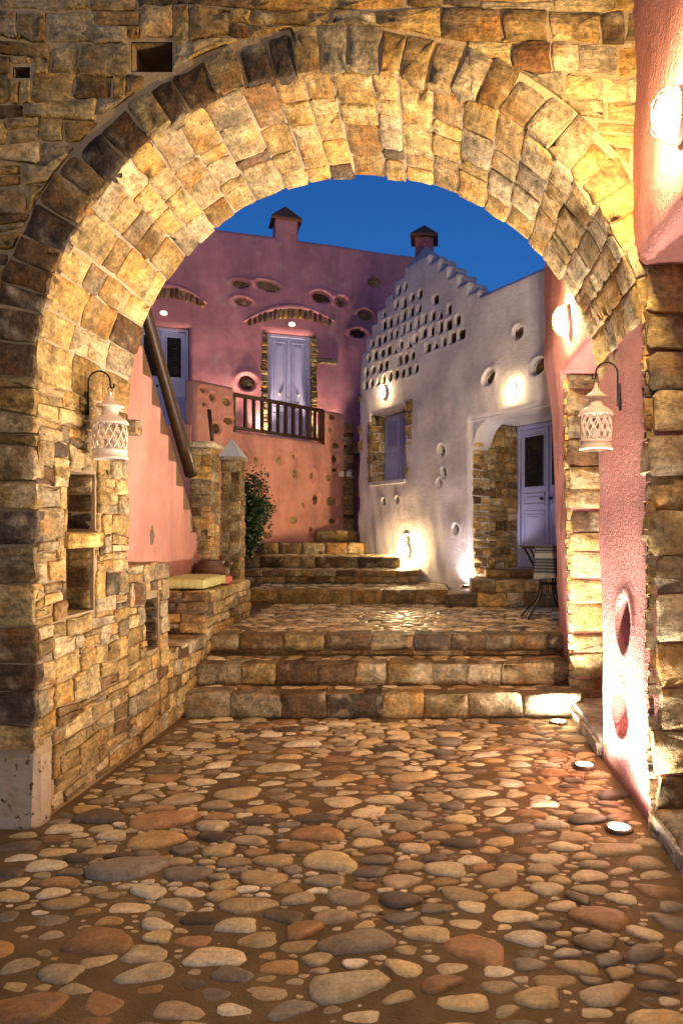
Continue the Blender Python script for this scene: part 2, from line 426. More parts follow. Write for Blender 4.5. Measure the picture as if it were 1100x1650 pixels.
# ================================================================== GROUND
XC, ZS, RV = -.47, 2.24, 1.53          # arch centre, springing height, radius
YF, YB = 3.4, 4.4                       # front and back of the arch
XL = -2.0                               # face of the left pier and bench wall
ZP = .563                               # level of the upper yard
def xin(y, z):
    b = 1.07 - .012 * min(z, 2.5) - .07 * min(1, max(0, (z - 2.5) / .5))
    return b + .045 * max(0, min(1, (2.3 - z) / 1.6)) * max(0, min(1, (y - 5.2) / 1.1))

q = MB(); q.add([(-70, -50, -.06), (70, -50, -.06), (70, 90, -.06), (-70, 90, -.06)], [(0, 1, 2, 3)])
tag(q.build('ground', M_mud), kind='structure')
gx = np.linspace(-4.5, 1.9, 60); gy = np.linspace(-2.5, 5.5, 70)
v = [(x, y, float(wob(np.array([x]), np.array([y]), .008, 2)[0])) for x in gx for y in gy]
f = [(i * 70 + j, (i + 1) * 70 + j, (i + 1) * 70 + j + 1, i * 70 + j + 1) for i in range(59) for j in range(69)]
path = tag(link('cobbled_path', v, f, M_mud), kind='structure')

PEB = [(.54, .41, .20), (.66, .55, .33), (.49, .36, .165), (.33, .25, .135), (.27, .215, .14), (.46, .29, .11), (.72, .62, .42), (.58, .44, .21), (.22, .185, .135), (.40, .31, .175), (.50, .40, .235), (.11, .082, .055), (.64, .52, .30), (.36, .20, .085), (.18, .14, .09), (.62, .49, .28)]
PN = 14
def pebble(a, b, h, seed):
    r = np.random.default_rng(seed); t = np.linspace(0, 2 * np.pi, PN, endpoint=False)
    e = r.uniform(.6, 1.15); c, s = np.cos(t), np.sin(t)
    x = np.sign(c) * np.abs(c) ** e; y = np.sign(s) * np.abs(s) ** e
    k = 1 + .10 * np.sin(t * 2 + r.uniform(0, 6)) + .12 * np.sin(t * 3 + r.uniform(0, 6)) + r.normal(0, .022, PN)
    x = x * k * a; y = y * k * b; x = x + y * r.uniform(-.25, .25)
    rings = []; tx, ty = r.uniform(-.08, .08, 2)
    for sc_, z in ((1.0, -.02), (1.0, h * .05), (.93, h * .5), (.76, h * .84), (.42, h)):
        zz = np.full(PN, z) + (r.normal(0, h * .04, PN) if z > 0 else 0); rings.append(np.stack([x * sc_, y * sc_, zz + (tx * x + ty * y) * .4 * (z > 0)], 1))
    rings.append(np.array([[0, 0, h * 1.03]])); return np.concatenate(rings)
PF = [(r_ * PN + k, r_ * PN + (k + 1) % PN, (r_ + 1) * PN + (k + 1) % PN, (r_ + 1) * PN + k) for r_ in range(4) for k in range(PN)] + [(4 * PN + k, 4 * PN + (k + 1) % PN, 5 * PN) for k in range(PN)]
def scatter(x0, x1, y0, y1, radii, ok, sx=1.45, sy=.82, gap=.0050, tries=2000):
    cell = .2; H = {}; out = []
    for r, n in radii:
        got = 0; t = 0
        while got < n and t < tries:
            t += 1; x = R.uniform(x0, x1); y = R.uniform(y0, y1); rr = r * R.uniform(.82, 1.18)
            if not ok(x, y, rr): continue
            X, Y = x / sx, y / sy; ci, cj = int(X // cell), int(Y // cell); bad = False
            for i in (-1, 0, 1):
                for j in (-1, 0, 1):
                    for (a, b, c) in H.get((ci + i, cj + j), ()):
                        if (a - X) ** 2 + (b - Y) ** 2 < (c + rr + gap) ** 2: bad = True; break
                    if bad: break
                if bad: break
            if bad: continue
            H.setdefault((ci, cj), []).append((X, Y, rr)); out.append((x, y, rr)); got += 1; t = 0
    return out
pts = scatter(-3.4, 1.0, 1.15, 5.33, [(.10, 10), (.080, 60), (.062, 240), (.049, 480), (.036, 800), (.024, 1100), (.014, 1300)],
              lambda x, y, r: (x - r * 1.45 > XL + .02 or y + r < YF - .02) and all(((x - a) / (r * 1.5 + .085)) ** 2 + ((y - b) / (r * .85 + .085)) ** 2 > 1 for a, b in ((.90, 3.395), (.92, 4.29), (.925, 5.25), (.90, 2.3))))
def vis(p):
    x, y, r = p
    px = 705 + x / y * 1100; py = 850 + 1650 / y
    return (r * r / y ** 3) if (-10 < px < 1110 and py < 1660) else -1
pts.sort(key=vis, reverse=True)
SV, SF, SC = [], [], []
def joined(lst, zf, hk, rect=False, pal=PEB, dim=1.0):
    SV, SF, SC = [], [], []; n = 0
    for (x, y, r) in lst:
        a, b = r * 1.42, r * .80; pv = pebble(a, b, hk * r, R.randrange(10 ** 9)); w = R.gauss(0, .16); c, s = math.cos(w), math.sin(w)
        xy = np.stack([pv[:, 0] * c - pv[:, 1] * s + x, pv[:, 0] * s + pv[:, 1] * c + y, pv[:, 2] + zf], 1)
        SV.append(xy); SF += [tuple(i + n for i in q) for q in PF]; n += len(pv); k = R.uniform(.75, 1.3) * dim; cc = R.choice(pal) if r > .03 or R.random() < .45 else R.choice([(.64, .54, .37), (.60, .48, .29), (.56, .44, .27)])
        SC += [(cc[0] * k, cc[1] * k, cc[2] * k, 1)] * len(pv)
    return np.concatenate(SV), SF, SC
def colmesh(name, V, F, C, mat, parent):
    o = link(name, V, F, mat, parent); at = o.data.color_attributes.new('Col', 'FLOAT_COLOR', 'POINT')
    at.data.foreach_set('color', np.array(C, dtype=np.float32).ravel()); return o
for (x, y, r) in pts[:300]:
    pv = pebble(r * 1.42, r * .80, r * R.uniform(.18, .32), R.randrange(10 ** 9)); k = R.uniform(.75, 1.3); c = R.choice(PEB)
    link('cobble', pv, PF, M_peb, path, Matrix.Translation((x, y, R.uniform(-.006, .004))) @ Matrix.Rotation(R.gauss(0, .2), 4, 'Z'), True, (c[0] * k, c[1] * k, c[2] * k))
V_, F_, C_ = joined(pts[300:], -.002, .27)
tag(colmesh('small_cobbles', V_, F_, C_, M_pebs, path), kind='stuff')

# ================================================================== ARCHWAY
arch = root('stone_archway', (XC, YF, 0), 'ochre rubble stone archway with rounded vault framing the courtyard', 'archway')
MF = fr((0, YF, 0), (1, 0, 0))
holes = [(-1.525, -1.32, 3.77, 3.92), (-2.115, -2.03, 3.74, 3.795), (-1.44, -1.41, 3.60, 3.64)]
ZT = 7.4  # unseen extra height, added to keep the low sun off the far house
us = sorted(set([-4.5, XC - RV - .03, XC + RV + .03, 1.75] + [XC - (RV + .004) * math.cos(t) for t in np.linspace(0, math.pi, 61)] + [x for h in holes for x in h[:2]]))
mb = MB()
def zb(x):
    k = (RV + .004) ** 2 - (x - XC) ** 2; return ZS + math.sqrt(k) if k > 0 else None
for yy in (YF + .003, YB - .012):
    for a, b in zip(us, us[1:]):
        m = zb((a + b) / 2)
        za, zb_ = (zb(a) or ZS, zb(b) or ZS) if m else (0, 0)
        segs = [((za, zb_), None)]
        hs = [h for h in holes if h[0] <= a and b <= h[1]] if yy < 4 else []
        lo = (za, zb_)
        for h in sorted(hs, key=lambda h: h[2]):
            mb.add([(a, yy, lo[0]), (b, yy, lo[1]), (b, yy, h[2]), (a, yy, h[2])], [(0, 1, 2, 3)]); lo = (h[3], h[3])
        mb.add([(a, yy, lo[0]), (b, yy, lo[1]), (b, yy, ZT), (a, yy, ZT)], [(0, 1, 2, 3)])
mb.add([(-4.5, YF, ZT), (1.75, YF, ZT), (1.75, YB, ZT), (-4.5, YB, ZT)], [(0, 1, 2, 3)])
front = mb.build('front_wall', M_mortarm, arch)
for h in holes:
    q = MB(); u0, u1, v0, v1 = h; v = [(u0, v0, -.012), (u1, v0, -.012), (u1, v1, -.012), (u0, v1, -.012)]; v += [(a, b, -.3) for a, b, _ in v]
    q.add(v, [(4, 5, 6, 7)] + [(k, (k + 1) % 4, 4 + (k + 1) % 4, 4 + k) for k in range(4)]); q.build('putlog_hole', M_mortar, front, MF)
def ring_push(p):
    u, v = p; d = math.hypot(u - XC, v - ZS)
    if v >= ZS and d < 1.765: k = 1.765 / d; return (XC + (u - XC) * k, ZS + (v - ZS) * k)
    if v < ZS and u > XC - RV: return (XC - RV, v)
    return p
qs = coursed(-2.75, 1.2, ZS + .02, 4.5, (.07, .165), (.12, .34), .3, .014)
lay(cut_rects(qs, holes), MF, front, [ring_push], (.001, .017), .05, .013, .010, bev=.005, rough=.009, pd=.1, br=.9,
    keep=lambda u, v: math.hypot(u - XC, v - ZS) > 1.66)
qs = coursed(-2.75, XL + .012, .40, ZS + .02, (.12, .22), (.2, .42), .15, .008)
lay(qs, MF, front, [], (.004, .03), .05, .012, .009, pd=.25, br=.8)
# ring of voussoirs
ths = [math.radians(8)]
while ths[-1] < math.radians(178): ths.append(ths[-1] + math.radians(R.uniform(3.8, 6.0)))
ths[-1] = math.radians(181)
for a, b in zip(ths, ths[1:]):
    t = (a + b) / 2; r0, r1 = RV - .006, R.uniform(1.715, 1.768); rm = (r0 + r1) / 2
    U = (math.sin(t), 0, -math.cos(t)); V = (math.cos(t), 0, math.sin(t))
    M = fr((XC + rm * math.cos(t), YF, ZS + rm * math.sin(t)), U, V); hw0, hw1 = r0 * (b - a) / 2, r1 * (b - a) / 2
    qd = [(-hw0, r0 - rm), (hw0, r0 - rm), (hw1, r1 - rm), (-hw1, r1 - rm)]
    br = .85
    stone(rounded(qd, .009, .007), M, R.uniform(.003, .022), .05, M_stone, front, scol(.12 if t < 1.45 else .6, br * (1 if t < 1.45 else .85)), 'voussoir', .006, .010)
# vault
v = []; f = []; n = 60
for t in np.linspace(math.radians(-2), math.radians(182), n + 1):
    for yy in (YF + .012, YB): v.append((XC + (RV + .006) * math.cos(t), yy, ZS + (RV + .006) * math.sin(t)))
f = [(2 * i, 2 * i + 1, 2 * i + 3, 2 * i + 2) for i in range(n)]
vault = link('vault', v, f, M_mortarl, arch)
ths = [math.radians(6)]
while ths[-1] < math.radians(176): ths.append(ths[-1] + math.radians(R.uniform(4.2, 7.8)))
ths[-1] = math.radians(180)
for a, b in zip(ths, ths[1:]):
    t = (a + b) / 2; N = (-math.cos(t), 0, -math.sin(t))
    M = fr((XC + RV * math.cos(t), 0, ZS + RV * math.sin(t)), (0, 1, 0), (math.sin(t), 0, -math.cos(t)))
    hw = RV * (b - a) / 2; y = YF + .004; ye = YB + R.uniform(-.015, .03)
    cuts = [y]
    while y < ye - .14: y += R.uniform(.10, .36); cuts.append(y)
    k = (ye - cuts[0]) / (cuts[-1] - cuts[0]); cuts = [cuts[0] + (c - cuts[0]) * k for c in cuts]
    for c0, c1 in zip(cuts, cuts[1:]):
        s0, s1 = R.uniform(-.01, .01), R.uniform(-.01, .01)
        stone(rounded([(c0, -hw + s0 * .5), (c1, -hw + s1 * .5), (c1 + s1, hw), (c0 + s0, hw)], .010, .006), M, R.uniform(.001, .016), .04, M_stone, vault, scol(.04, 1.08), 'stone', .005, .007)
# left pier face
ML = fr((XL, 0, 0), (0, 1, 0))
nA, nB = (3.70, 4.0, 1.475, 1.81), (3.69, 3.985, 1.02, 1.385)
V_, F_ = panel(fr((XL - .006, 0, 0), (0, 1, 0)), (YF + .01, YB, 0, ZS), [nA, nB], .28)
pier = link('pier', V_, F_, M_mortarm, arch, None, False)
ypl = [(3.66, 1.385), (4.03, 1.385), (4.05, 1.43), (4.0, 1.475), (3.67, 1.475), (3.64, 1.43)]
qs = coursed(YF + .005, YB + .005, .02, ZS, (.065, .15), (.09, .25), .28, .012)
lay(cut_rects(qs, [nA, nB, (3.66, 4.03, 1.385, 1.475), (YF - .02, 3.535, -.1, .41)]), ML, pier, [], (.001, .017), .04, .010, .006, pd=.1)
stone(rounded([(3.655, 1.388), (4.03, 1.388), (4.045, 1.47), (3.665, 1.472)], .004, .004), ML, .035, .2, M_stone, pier, (.66, .46, .16), 'shelf_stone', .012, .004)
for h in (nA, nB):
    lay(coursed(h[0] + .005, h[1] - .005, h[2] + .005, h[3] - .005, (.10, .14), (.12, .2), .1, .004), fr((XL - .275, 0, 0), (0, 1, 0)), pier, [], (.0, .03), .01, .012, .004, pd=.5, br=.5)  # back stones coloured darker: shade of the niche painted in
    for yy, U in ((h[0], (-1, 0, 0)), (h[1], (1, 0, 0))):
        Mj = fr((XL - .28 if U[0] > 0 else XL - .02, yy, 0), U)
        lay(coursed(.0, .26, h[2] + .005, h[3] - .005, (.09, .13), (.14, .26), .1, .003), Mj, pier, [], (.0, .01), .01, .01, .004, pd=.15, br=.8)
q = MB(); q.box(XL - .06, XL + .075, YB - .01, YB + .07, 2.10, 2.20, .015, .006); q.build('projecting_stone', M_stone, pier, None, False, (.36, .27, .16))
m_, nt_, b_ = newmat('whitewashed_stone'); g = NG(nt_); vec = g.n('ShaderNodeTexCoord').outputs['Object']
cc = g.mix(g.rng(g.noise(vec, 28, 3, .5), .6, .66, 0, 1), (.46, .37, .27), (.03, .025, .02)); cc = g.mix(g.rng(g.noise(vec, 6, 4, .6), .45, .65, 0, .8), cc, (.42, .28, .14))
g.l(cc, b_.inputs['Base Color']); b_.inputs['Roughness'].default_value = .9; g.bump(g.noise(vec, 16, 5, .6), .9, .02, b_)
q = MB(); q.box(-2.45, XL + .022, YF - .02, 3.53, -.05, .39, .03, .007); q.build('corner_stone', m_, pier, None, False)

# ================================================================== BENCH WALL on the left
bw = root('bench_wall', (XL, 5.8, 0), 'stepped ochre stone bench wall running back from the arch pier', 'wall')
nC = (4.68, 4.905, .64, 1.04)
V_, F_ = panel(fr((XL - .007, 0, 0), (0, 1, 0)), (YB, 5.06, 0, 1.24), [nC], .26); core = link('core', V_, F_, M_mortar, bw, None, False)
lay(cut_rects(coursed(YB + .005, 5.06, .02, 1.25, (.075, .15), (.1, .24), .2, .01), [nC]), ML, core, [], (.003, .022), .04, .01, .006, pd=.1)
lay(coursed(4.69, 4.9, .65, 1.03, (.1, .14), (.12, .2)), fr((XL - .255, 0, 0), (0, 1, 0)), core, [], (0, .03), .01, .012, .004, pd=.6, br=.45)  # recess shade put into the stone colour here
q = MB(); q.box(XL - .5, XL - .014, YB, 5.05, 1.0, 1.235); q.box(XL - .5, XL - .0145, 5.04, 5.9, 0, .572); q.box(XL - .5, XL - .0145, 5.885, 7.25, 0, .93); q.build('core', M_mortar, bw)
lay(coursed(.0, .25, .65, 1.03, (.09, .13), (.12, .25)), fr((XL - .26, nC[1], 0), (1, 0, 0)), core, [], (0, .01), .01, .01, .004, pd=.5, br=.6)  # side of the recess, also darkened in colour as painted shade
lay(coursed(5.06, 5.88, .02, .585, (.085, .15), (.11, .26), .2, .01), ML, core, [], (.003, .022), .04, .01, .006, pd=.15)
lay(coursed(5.88, 7.26, .3, .945, (.085, .14), (.12, .26), .2, .01), ML, core, [], (.003, .022), .04, .01, .006, pd=.05)
lay(coursed(XL - .47, XL + .012, .585, .945, (.085, .13), (.14, .26), .1, .006), fr((0, 5.875, 0), (1, 0, 0)), core, [], (.003, .02), .05, .01, .006, pd=.2)
MT = lambda z: fr((0, 0, z), (1, 0, 0), (0, 1, 0))
lay(coursed(XL - .45, XL + .01, 5.06, 5.87, (.2, .3), (.2, .4), 0, .01), MT(.575), core, [], (.002, .008), .02, .012, .008, mat=M_slab, br=.8)
lay(coursed(XL - .47, XL + .012, 5.875, 7.26, (.2, .3), (.2, .4), 0, .01), MT(.94), core, [], (.002, .008), .02, .012, .008, mat=M_slab, br=.9)
lay(coursed(XL - .45, XL + .01, YB + .01, 5.055, (.14, .22), (.16, .3), 0, .01), MT(1.243), core, [], (.002, .012), .03, .012, .008, mat=M_slab, br=1.05)

# ================================================================== LOWER STEPS + YARD
def flight(name, loc, label, rows, cols_br=.8):
    t = root(name, loc, label, 'steps')
    for (x0, x1, y0, y1, z0, z1, lens, courses, ztop) in rows:
        q = MB(); q.box(x0, x1, y0 + .02, y1, z0 - .1, z1 - .008); s = q.build('step', M_mud, t)
        M = fr((0, y0 + .012, 0), (1, 0, 0))
        for (ca, cb) in courses:
            x = x0
            while x < x1 - .04:
                w = R.uniform(*lens) * (1.3 if cb - ca < .4 else 1); xe = min(x1, x + w)
                if x1 - xe < lens[0] * .6: xe = x1
                za = z0 + (z1 - z0) * ca; zb2 = z0 + (z1 - z0) * cb
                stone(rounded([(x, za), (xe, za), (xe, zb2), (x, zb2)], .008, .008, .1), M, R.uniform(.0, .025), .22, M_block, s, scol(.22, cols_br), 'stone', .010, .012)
                x = xe
    return t
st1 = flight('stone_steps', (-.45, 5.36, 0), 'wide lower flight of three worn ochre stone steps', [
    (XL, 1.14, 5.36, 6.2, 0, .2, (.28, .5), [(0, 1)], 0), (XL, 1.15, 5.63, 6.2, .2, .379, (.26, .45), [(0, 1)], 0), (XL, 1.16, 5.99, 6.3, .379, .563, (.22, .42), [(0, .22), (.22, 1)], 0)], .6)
for (y0, y1, z, n) in ((5.40, 5.62, .197, 46), (5.68, 5.97, .376, 46)):
    pp = scatter(XL + .05, 1.05, y0 + .13, y1 - .01, [(.06, 14), (.045, 26), (.028, 40)], lambda x, y, r: True)
    V_, F_, C_ = joined(pp, z - .006, .22); tag(colmesh('tread_cobbles', V_, F_, C_, M_pebs, st1), kind='stuff')
q = MB(); q.box(-3.4, 4, 6.2, 14, .2, ZP - .01); yard = tag(q.build('yard', M_mud), kind='structure')
pp = scatter(XL + .03, 1.9, 6.2, 8.5, [(.055, 300), (.042, 900), (.03, 1100)], lambda x, y, r: True, 1.5, .62, .003, 1500)
def joined_yard(lst, z):
    return joined(lst, z, .26, dim=1.02)
V_, F_, C_ = joined_yard(pp, ZP - .012); tag(colmesh('flat_cobbles', V_, F_, C_, M_pebs, yard), kind='stuff')

# upper flight
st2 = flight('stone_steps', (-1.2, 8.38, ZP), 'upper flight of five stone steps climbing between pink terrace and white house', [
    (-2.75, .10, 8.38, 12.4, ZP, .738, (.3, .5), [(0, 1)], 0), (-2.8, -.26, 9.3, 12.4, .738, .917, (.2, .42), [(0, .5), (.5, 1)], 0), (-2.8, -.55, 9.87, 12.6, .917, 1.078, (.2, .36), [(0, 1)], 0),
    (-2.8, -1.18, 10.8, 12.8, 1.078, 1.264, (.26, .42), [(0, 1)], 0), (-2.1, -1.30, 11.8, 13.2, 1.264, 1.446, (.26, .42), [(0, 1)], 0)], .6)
for (x0, x1, y0, y1, z) in ((-2.3, .05, 8.6, 9.28, .735), (-2.6, -.3, 9.5, 9.86, .914), (-2.6, -.6, 10.1, 10.78, 1.075)):
    pp = scatter(x0, x1, y0, y1, [(.055, 60), (.04, 120)], lambda x, y, r: True, 1.5, .62, .003, 600)
    V_, F_, C_ = joined_yard(pp, z - .008); tag(colmesh('tread_cobbles', V_, F_, C_, M_pebs, st2), kind='stuff')
# steps at the blue door
st3 = flight('door_steps', (.6, 8.05, ZP), 'three small stone steps below the blue door of the white house', [
    (.11, 1.5, 8.05, 8.6, ZP, .717, (.2, .36), [(0, 1)], 0), (.40, 1.5, 8.22, 8.9, .717, .866, (.26, .45), [(0, 1)], 0), (.62, 1.7, 8.62, 9.2, .866, .955, (.14, .3), [(0, 1)], 0)], .95)

# ================================================================== RIGHT PINK WALL
rw = root('plaster_wall', (1.1, 4.4, 0), 'pink plastered passage wall with stone-lined openings on the right', 'wall')
O1, O2 = (1.7, YF, .06, 2.80), (4.47, 5.55, .06, 2.75)
ho = [(3.90, .95, .15, .135, .0), (3.99, .43, .17, .125, .15)]
def kp(u, v): return ~(((u > O1[0]) & (u < O1[1]) & (v > O1[2]) & (v < O1[3])) | ((u > O2[0]) & (u < O2[1]) & (v > O2[2]) & (v < O2[3])))
def wf(U, V):
    w = wob(U, V, .012, 2.2)
    for (a, b, ru, rv, rot) in ho:
        e = ell(U, V, a, b, ru, rv, rot); w = w + .006 * np.exp(-((e - 1.3) / .25) ** 2) - .13 * np.clip((1.08 - e) / .22, 0, 1)
    for O in (O1, O2):   # rounded arrises
        d = np.maximum(np.maximum(O[0] - U, U - O[1]), np.maximum(O[2] - V, V - O[3])); w = w - .03 * np.clip(1 - d / .05, 0, 1) ** 2
    w = w - .05 * np.clip(1 - (6.3 - U) / .07, 0, 1) ** 2
    return w
ugr = grid(.4, 6.3, .035, O1[0], O1[1], O2[0], O2[1], 4.44, 5.58, 6.27); ugr = sorted(set(ugr) | set(np.linspace(3.6, 4.3, 40)))
V_, F_ = hfield(ugr, grid(-.05, 4.75, .03, O1[2], O1[3], O2[2], O2[3]), kp, wf, lambda u, v, w: (xin(u, v) - max(w, -.3) if w > -.3 else xin(u, v) + .7, u, v), .7)
link('wall', V_, F_, M_pinkr, rw)
q = MB(); q.box(1.74, 1.8, .4, 6.3, 0, 4.7); q.box(1.0, 1.8, .4, 6.3, 4.72, 4.8); q.build('sky_block_panel', M_pinkr, rw)  # unseen panel and cover, added to keep sky light out of the openings
def jamb(y, z0, z1, hr, x1, br):
    z = z0
    while z < z1 - .03:
        hh = R.uniform(*hr); ze = z + hh
        if z1 - ze < hr[0] * .7: ze = z1
        xs = xin(y, z) + R.uniform(-.012, .03)
        stone(rounded([(xs, z), (x1, z), (x1, ze), (xs, ze)], .012, .010, .12), fr((0, y - .01, 0), (1, 0, 0)), R.uniform(.0, .03), .12, M_block, rw, scol(.12, br), 'jamb_stone', .010, .012); z = ze
jamb(YF, .05, 2.80, (.17, .27), 1.72, .8)
jamb(5.55, .1, 2.75, (.16, .25), 1.72, .8)
for (y0, y1) in ((YF - .02, YF + .035), (5.53, 5.60)):       # broken rock edge at the jamb corner
    z = .1
    while z < 2.7:
        hh = R.uniform(.05, .11); y_ = y0 + .02; x_ = xin(y_, z)
        stone(rounded([(y_ - .005, z), (y1, z), (y1 + R.uniform(-.01, .015), z + hh), (y_ - .005, z + hh)], .01, .012), fr((x_, 0, 0), (0, -1, 0)) @ Matrix.Diagonal((-1, 1, -1, 1)), -R.uniform(-.004, .012), -.05, M_stone, rw, scol(.05, .95), 'edge_stone', .01, .012); z += hh
for (y0, y1) in ((1.2, YF - .01), (O2[0] + .01, O2[1] - .01)):
    lay(coursed(y0, y1, -.01, .10, (.1, .12), (.25, .5), 0, .003), fr((1.05, 0, 0), (0, -1, 0)) @ Matrix.Diagonal((-1, 1, -1, 1)), rw, [], (-.012, .012), -.06, .010, .014, cols=lambda: (.6, .53, .44), mat=M_block, name='threshold_stone', bev=.012, rough=.012)
q = MB(); q.box(1.06, 1.73, O2[0] + .01, O2[1] - .03, .06, .125, .015, .004); q.build('sill', M_slab, rw, None, True, (.34, .3, .26))
q = MB(); q.box(1.06, 1.73, O1[0] + .01, O1[1] - .03, .05, .115, .015, .004); q.build('sill', M_slab, rw, None, True, (.34, .28, .2))
q = MB(); stone(rounded([(3.94, .84), (4.03, .88), (4.03, 1.04), (3.93, 1.08)], .004, .004), fr((xin(3.87, .95) + .10, 0, 0), (0, -1, 0)) @ Matrix.Diagonal((-1, 1, -1, 1)), -.02, -.02, M_stone, rw, (.36, .24, .12), 'hole_stone', .01, .008)

# ================================================================== PINK OUTSIDE STAIR
stt = root('plaster_staircase', (-2.5, 6.2, .95), 'pink plastered outside stair with stepped parapet behind the bench', 'staircase')
prof = [(4.42, .3), (7.15, .3), (7.15, 1.0)]
zk = [1.012 + .222 * k for k in range(11)]
pts2 = [(4.42, .3), (7.14, .3), (7.14, 1.02)]
d = 7.14; z = 1.02
for k in range(9):
    pts2.append((d, 1.234 + .222 * k - .0)); dn = 6.964 - .182 * k; 
    pts2.append((dn, 1.234 + .222 * k)); d = dn
pts2.append((d, 3.25)); pts2.append((4.42, 3.25))
q = MB(); q.prism([(p[0], p[1]) for p in pts2], 0, .16); par = q.build('parapet', M_pink, stt, fr((XL - .61, 0, 0), (0, 1, 0)))
bm_ = par.modifiers.new('bevel', 'BEVEL'); bm_.width = .018; bm_.segments = 3; bm_.limit_method = 'ANGLE'
eu, ev = onwall(fr((XL - .45, 0, 0), (0, 1, 0)), 245, 862)
eye_stones(fr((XL - .45, 0, 0), (0, 1, 0)), [(eu, ev, .045, .10, -.12)], stt, lambda: (.26, .20, .13), .004)
for k in range(10):
    dn = 7.05 - .182 * k; q = MB(); q.box(-3.7, XL - .61, 4.6, dn, .5, 1.14 + .222 * k, .008); q.build('step', M_slab, stt, None, False, (.20, .14, .09))
q = MB()
sl0 = lambda d: 1.456 + 1.22 * (6.964 - d)
q.add([(x, d, sl0(d) + o) for d in (5.2, 6.98) for x in (XL - .515, XL - .462) for o in (-.25, .035)], [(0, 1, 3, 2), (4, 6, 7, 5), (0, 4, 5, 1), (2, 3, 7, 6), (1, 5, 7, 3), (0, 2, 6, 4)])
q.build('stringer', M_woodl, stt)
q = MB(); q.tube([(XL - .5 + .0 * t, 5.1 + (6.93 - 5.1) * t, 4.25 + (2.04 - 4.25) * t) for t in np.linspace(0, 1, 9)], [.044 + .018 * t + .002 * math.sin(9 * t) for t in np.linspace(0, 1, 9)], 14); q.build('handrail', M_wood, stt, None, True)
q = MB(); q.tube([P(337, 660, 8.2), P(343, 715, 8.2)], .024, 10)
tag(q.build('wooden_post', M_wood, None, None, True), 'short slanting brown wooden post beside the stair landing', 'post')

# pillars
def pillar(x0, x1, y0, y1, z0, z1, label, br):
    t = root('stone_pillar', ((x0 + x1) / 2, (y0 + y1) / 2, z0), label, 'pillar', 'square stone pillars by the outside stair')
    q = MB(); q.box(x0 + .012, x1 - .012, y0 + .012, y1 - .012, z0, z1 - .005); c = q.build('core', M_mortar, t)
    lay(coursed(x0, x1, z0, z1, (.08, .15), (.10, .2), .1, .005), fr((0, y0 + .01, 0), (1, 0, 0)), c, [], (.0, .016), .03, .009, .005, pd=.05, br=br)
    lay(coursed(y0, y1, z0, z1, (.08, .15), (.12, .28), .1, .005), fr((x1 - .01, 0, 0), (0, 1, 0)), c, [], (.0, .016), .03, .009, .005, pd=.05, br=br); return t
p1 = pillar(-2.56, -2.335, 7.05, 7.33, .94, 2.33, 'stone pillar with a flat slab cap holding the foot of the handrail', .9)
q = MB(); q.box(-2.60, -2.29, 7.0, 7.37, 2.33, 2.385, .015, .004); q.build('cap', M_slab, p1, None, True, (.5, .42, .3))
p2 = pillar(-2.54, -2.32, 8.0, 8.25, .56, 2.29, 'greyer stone pillar topped by a white pyramid cap', .72)
q = MB(); q.box(-2.57, -2.29, 7.97, 8.28, 2.29, 2.33, .008); q.build('cap_slab', M_slab, p2, None, True, (.34, .28, .2))
q = MB(); q.add([(-2.56, 7.98, 2.33), (-2.29, 7.98, 2.33), (-2.29, 8.27, 2.33), (-2.56, 8.27, 2.33), (-2.445, 8.12, 2.56)], [(0, 1, 4), (1, 2, 4), (2, 3, 4), (3, 0, 4), (0, 3, 2, 1)]); q.build('cap', M_capw, p2)

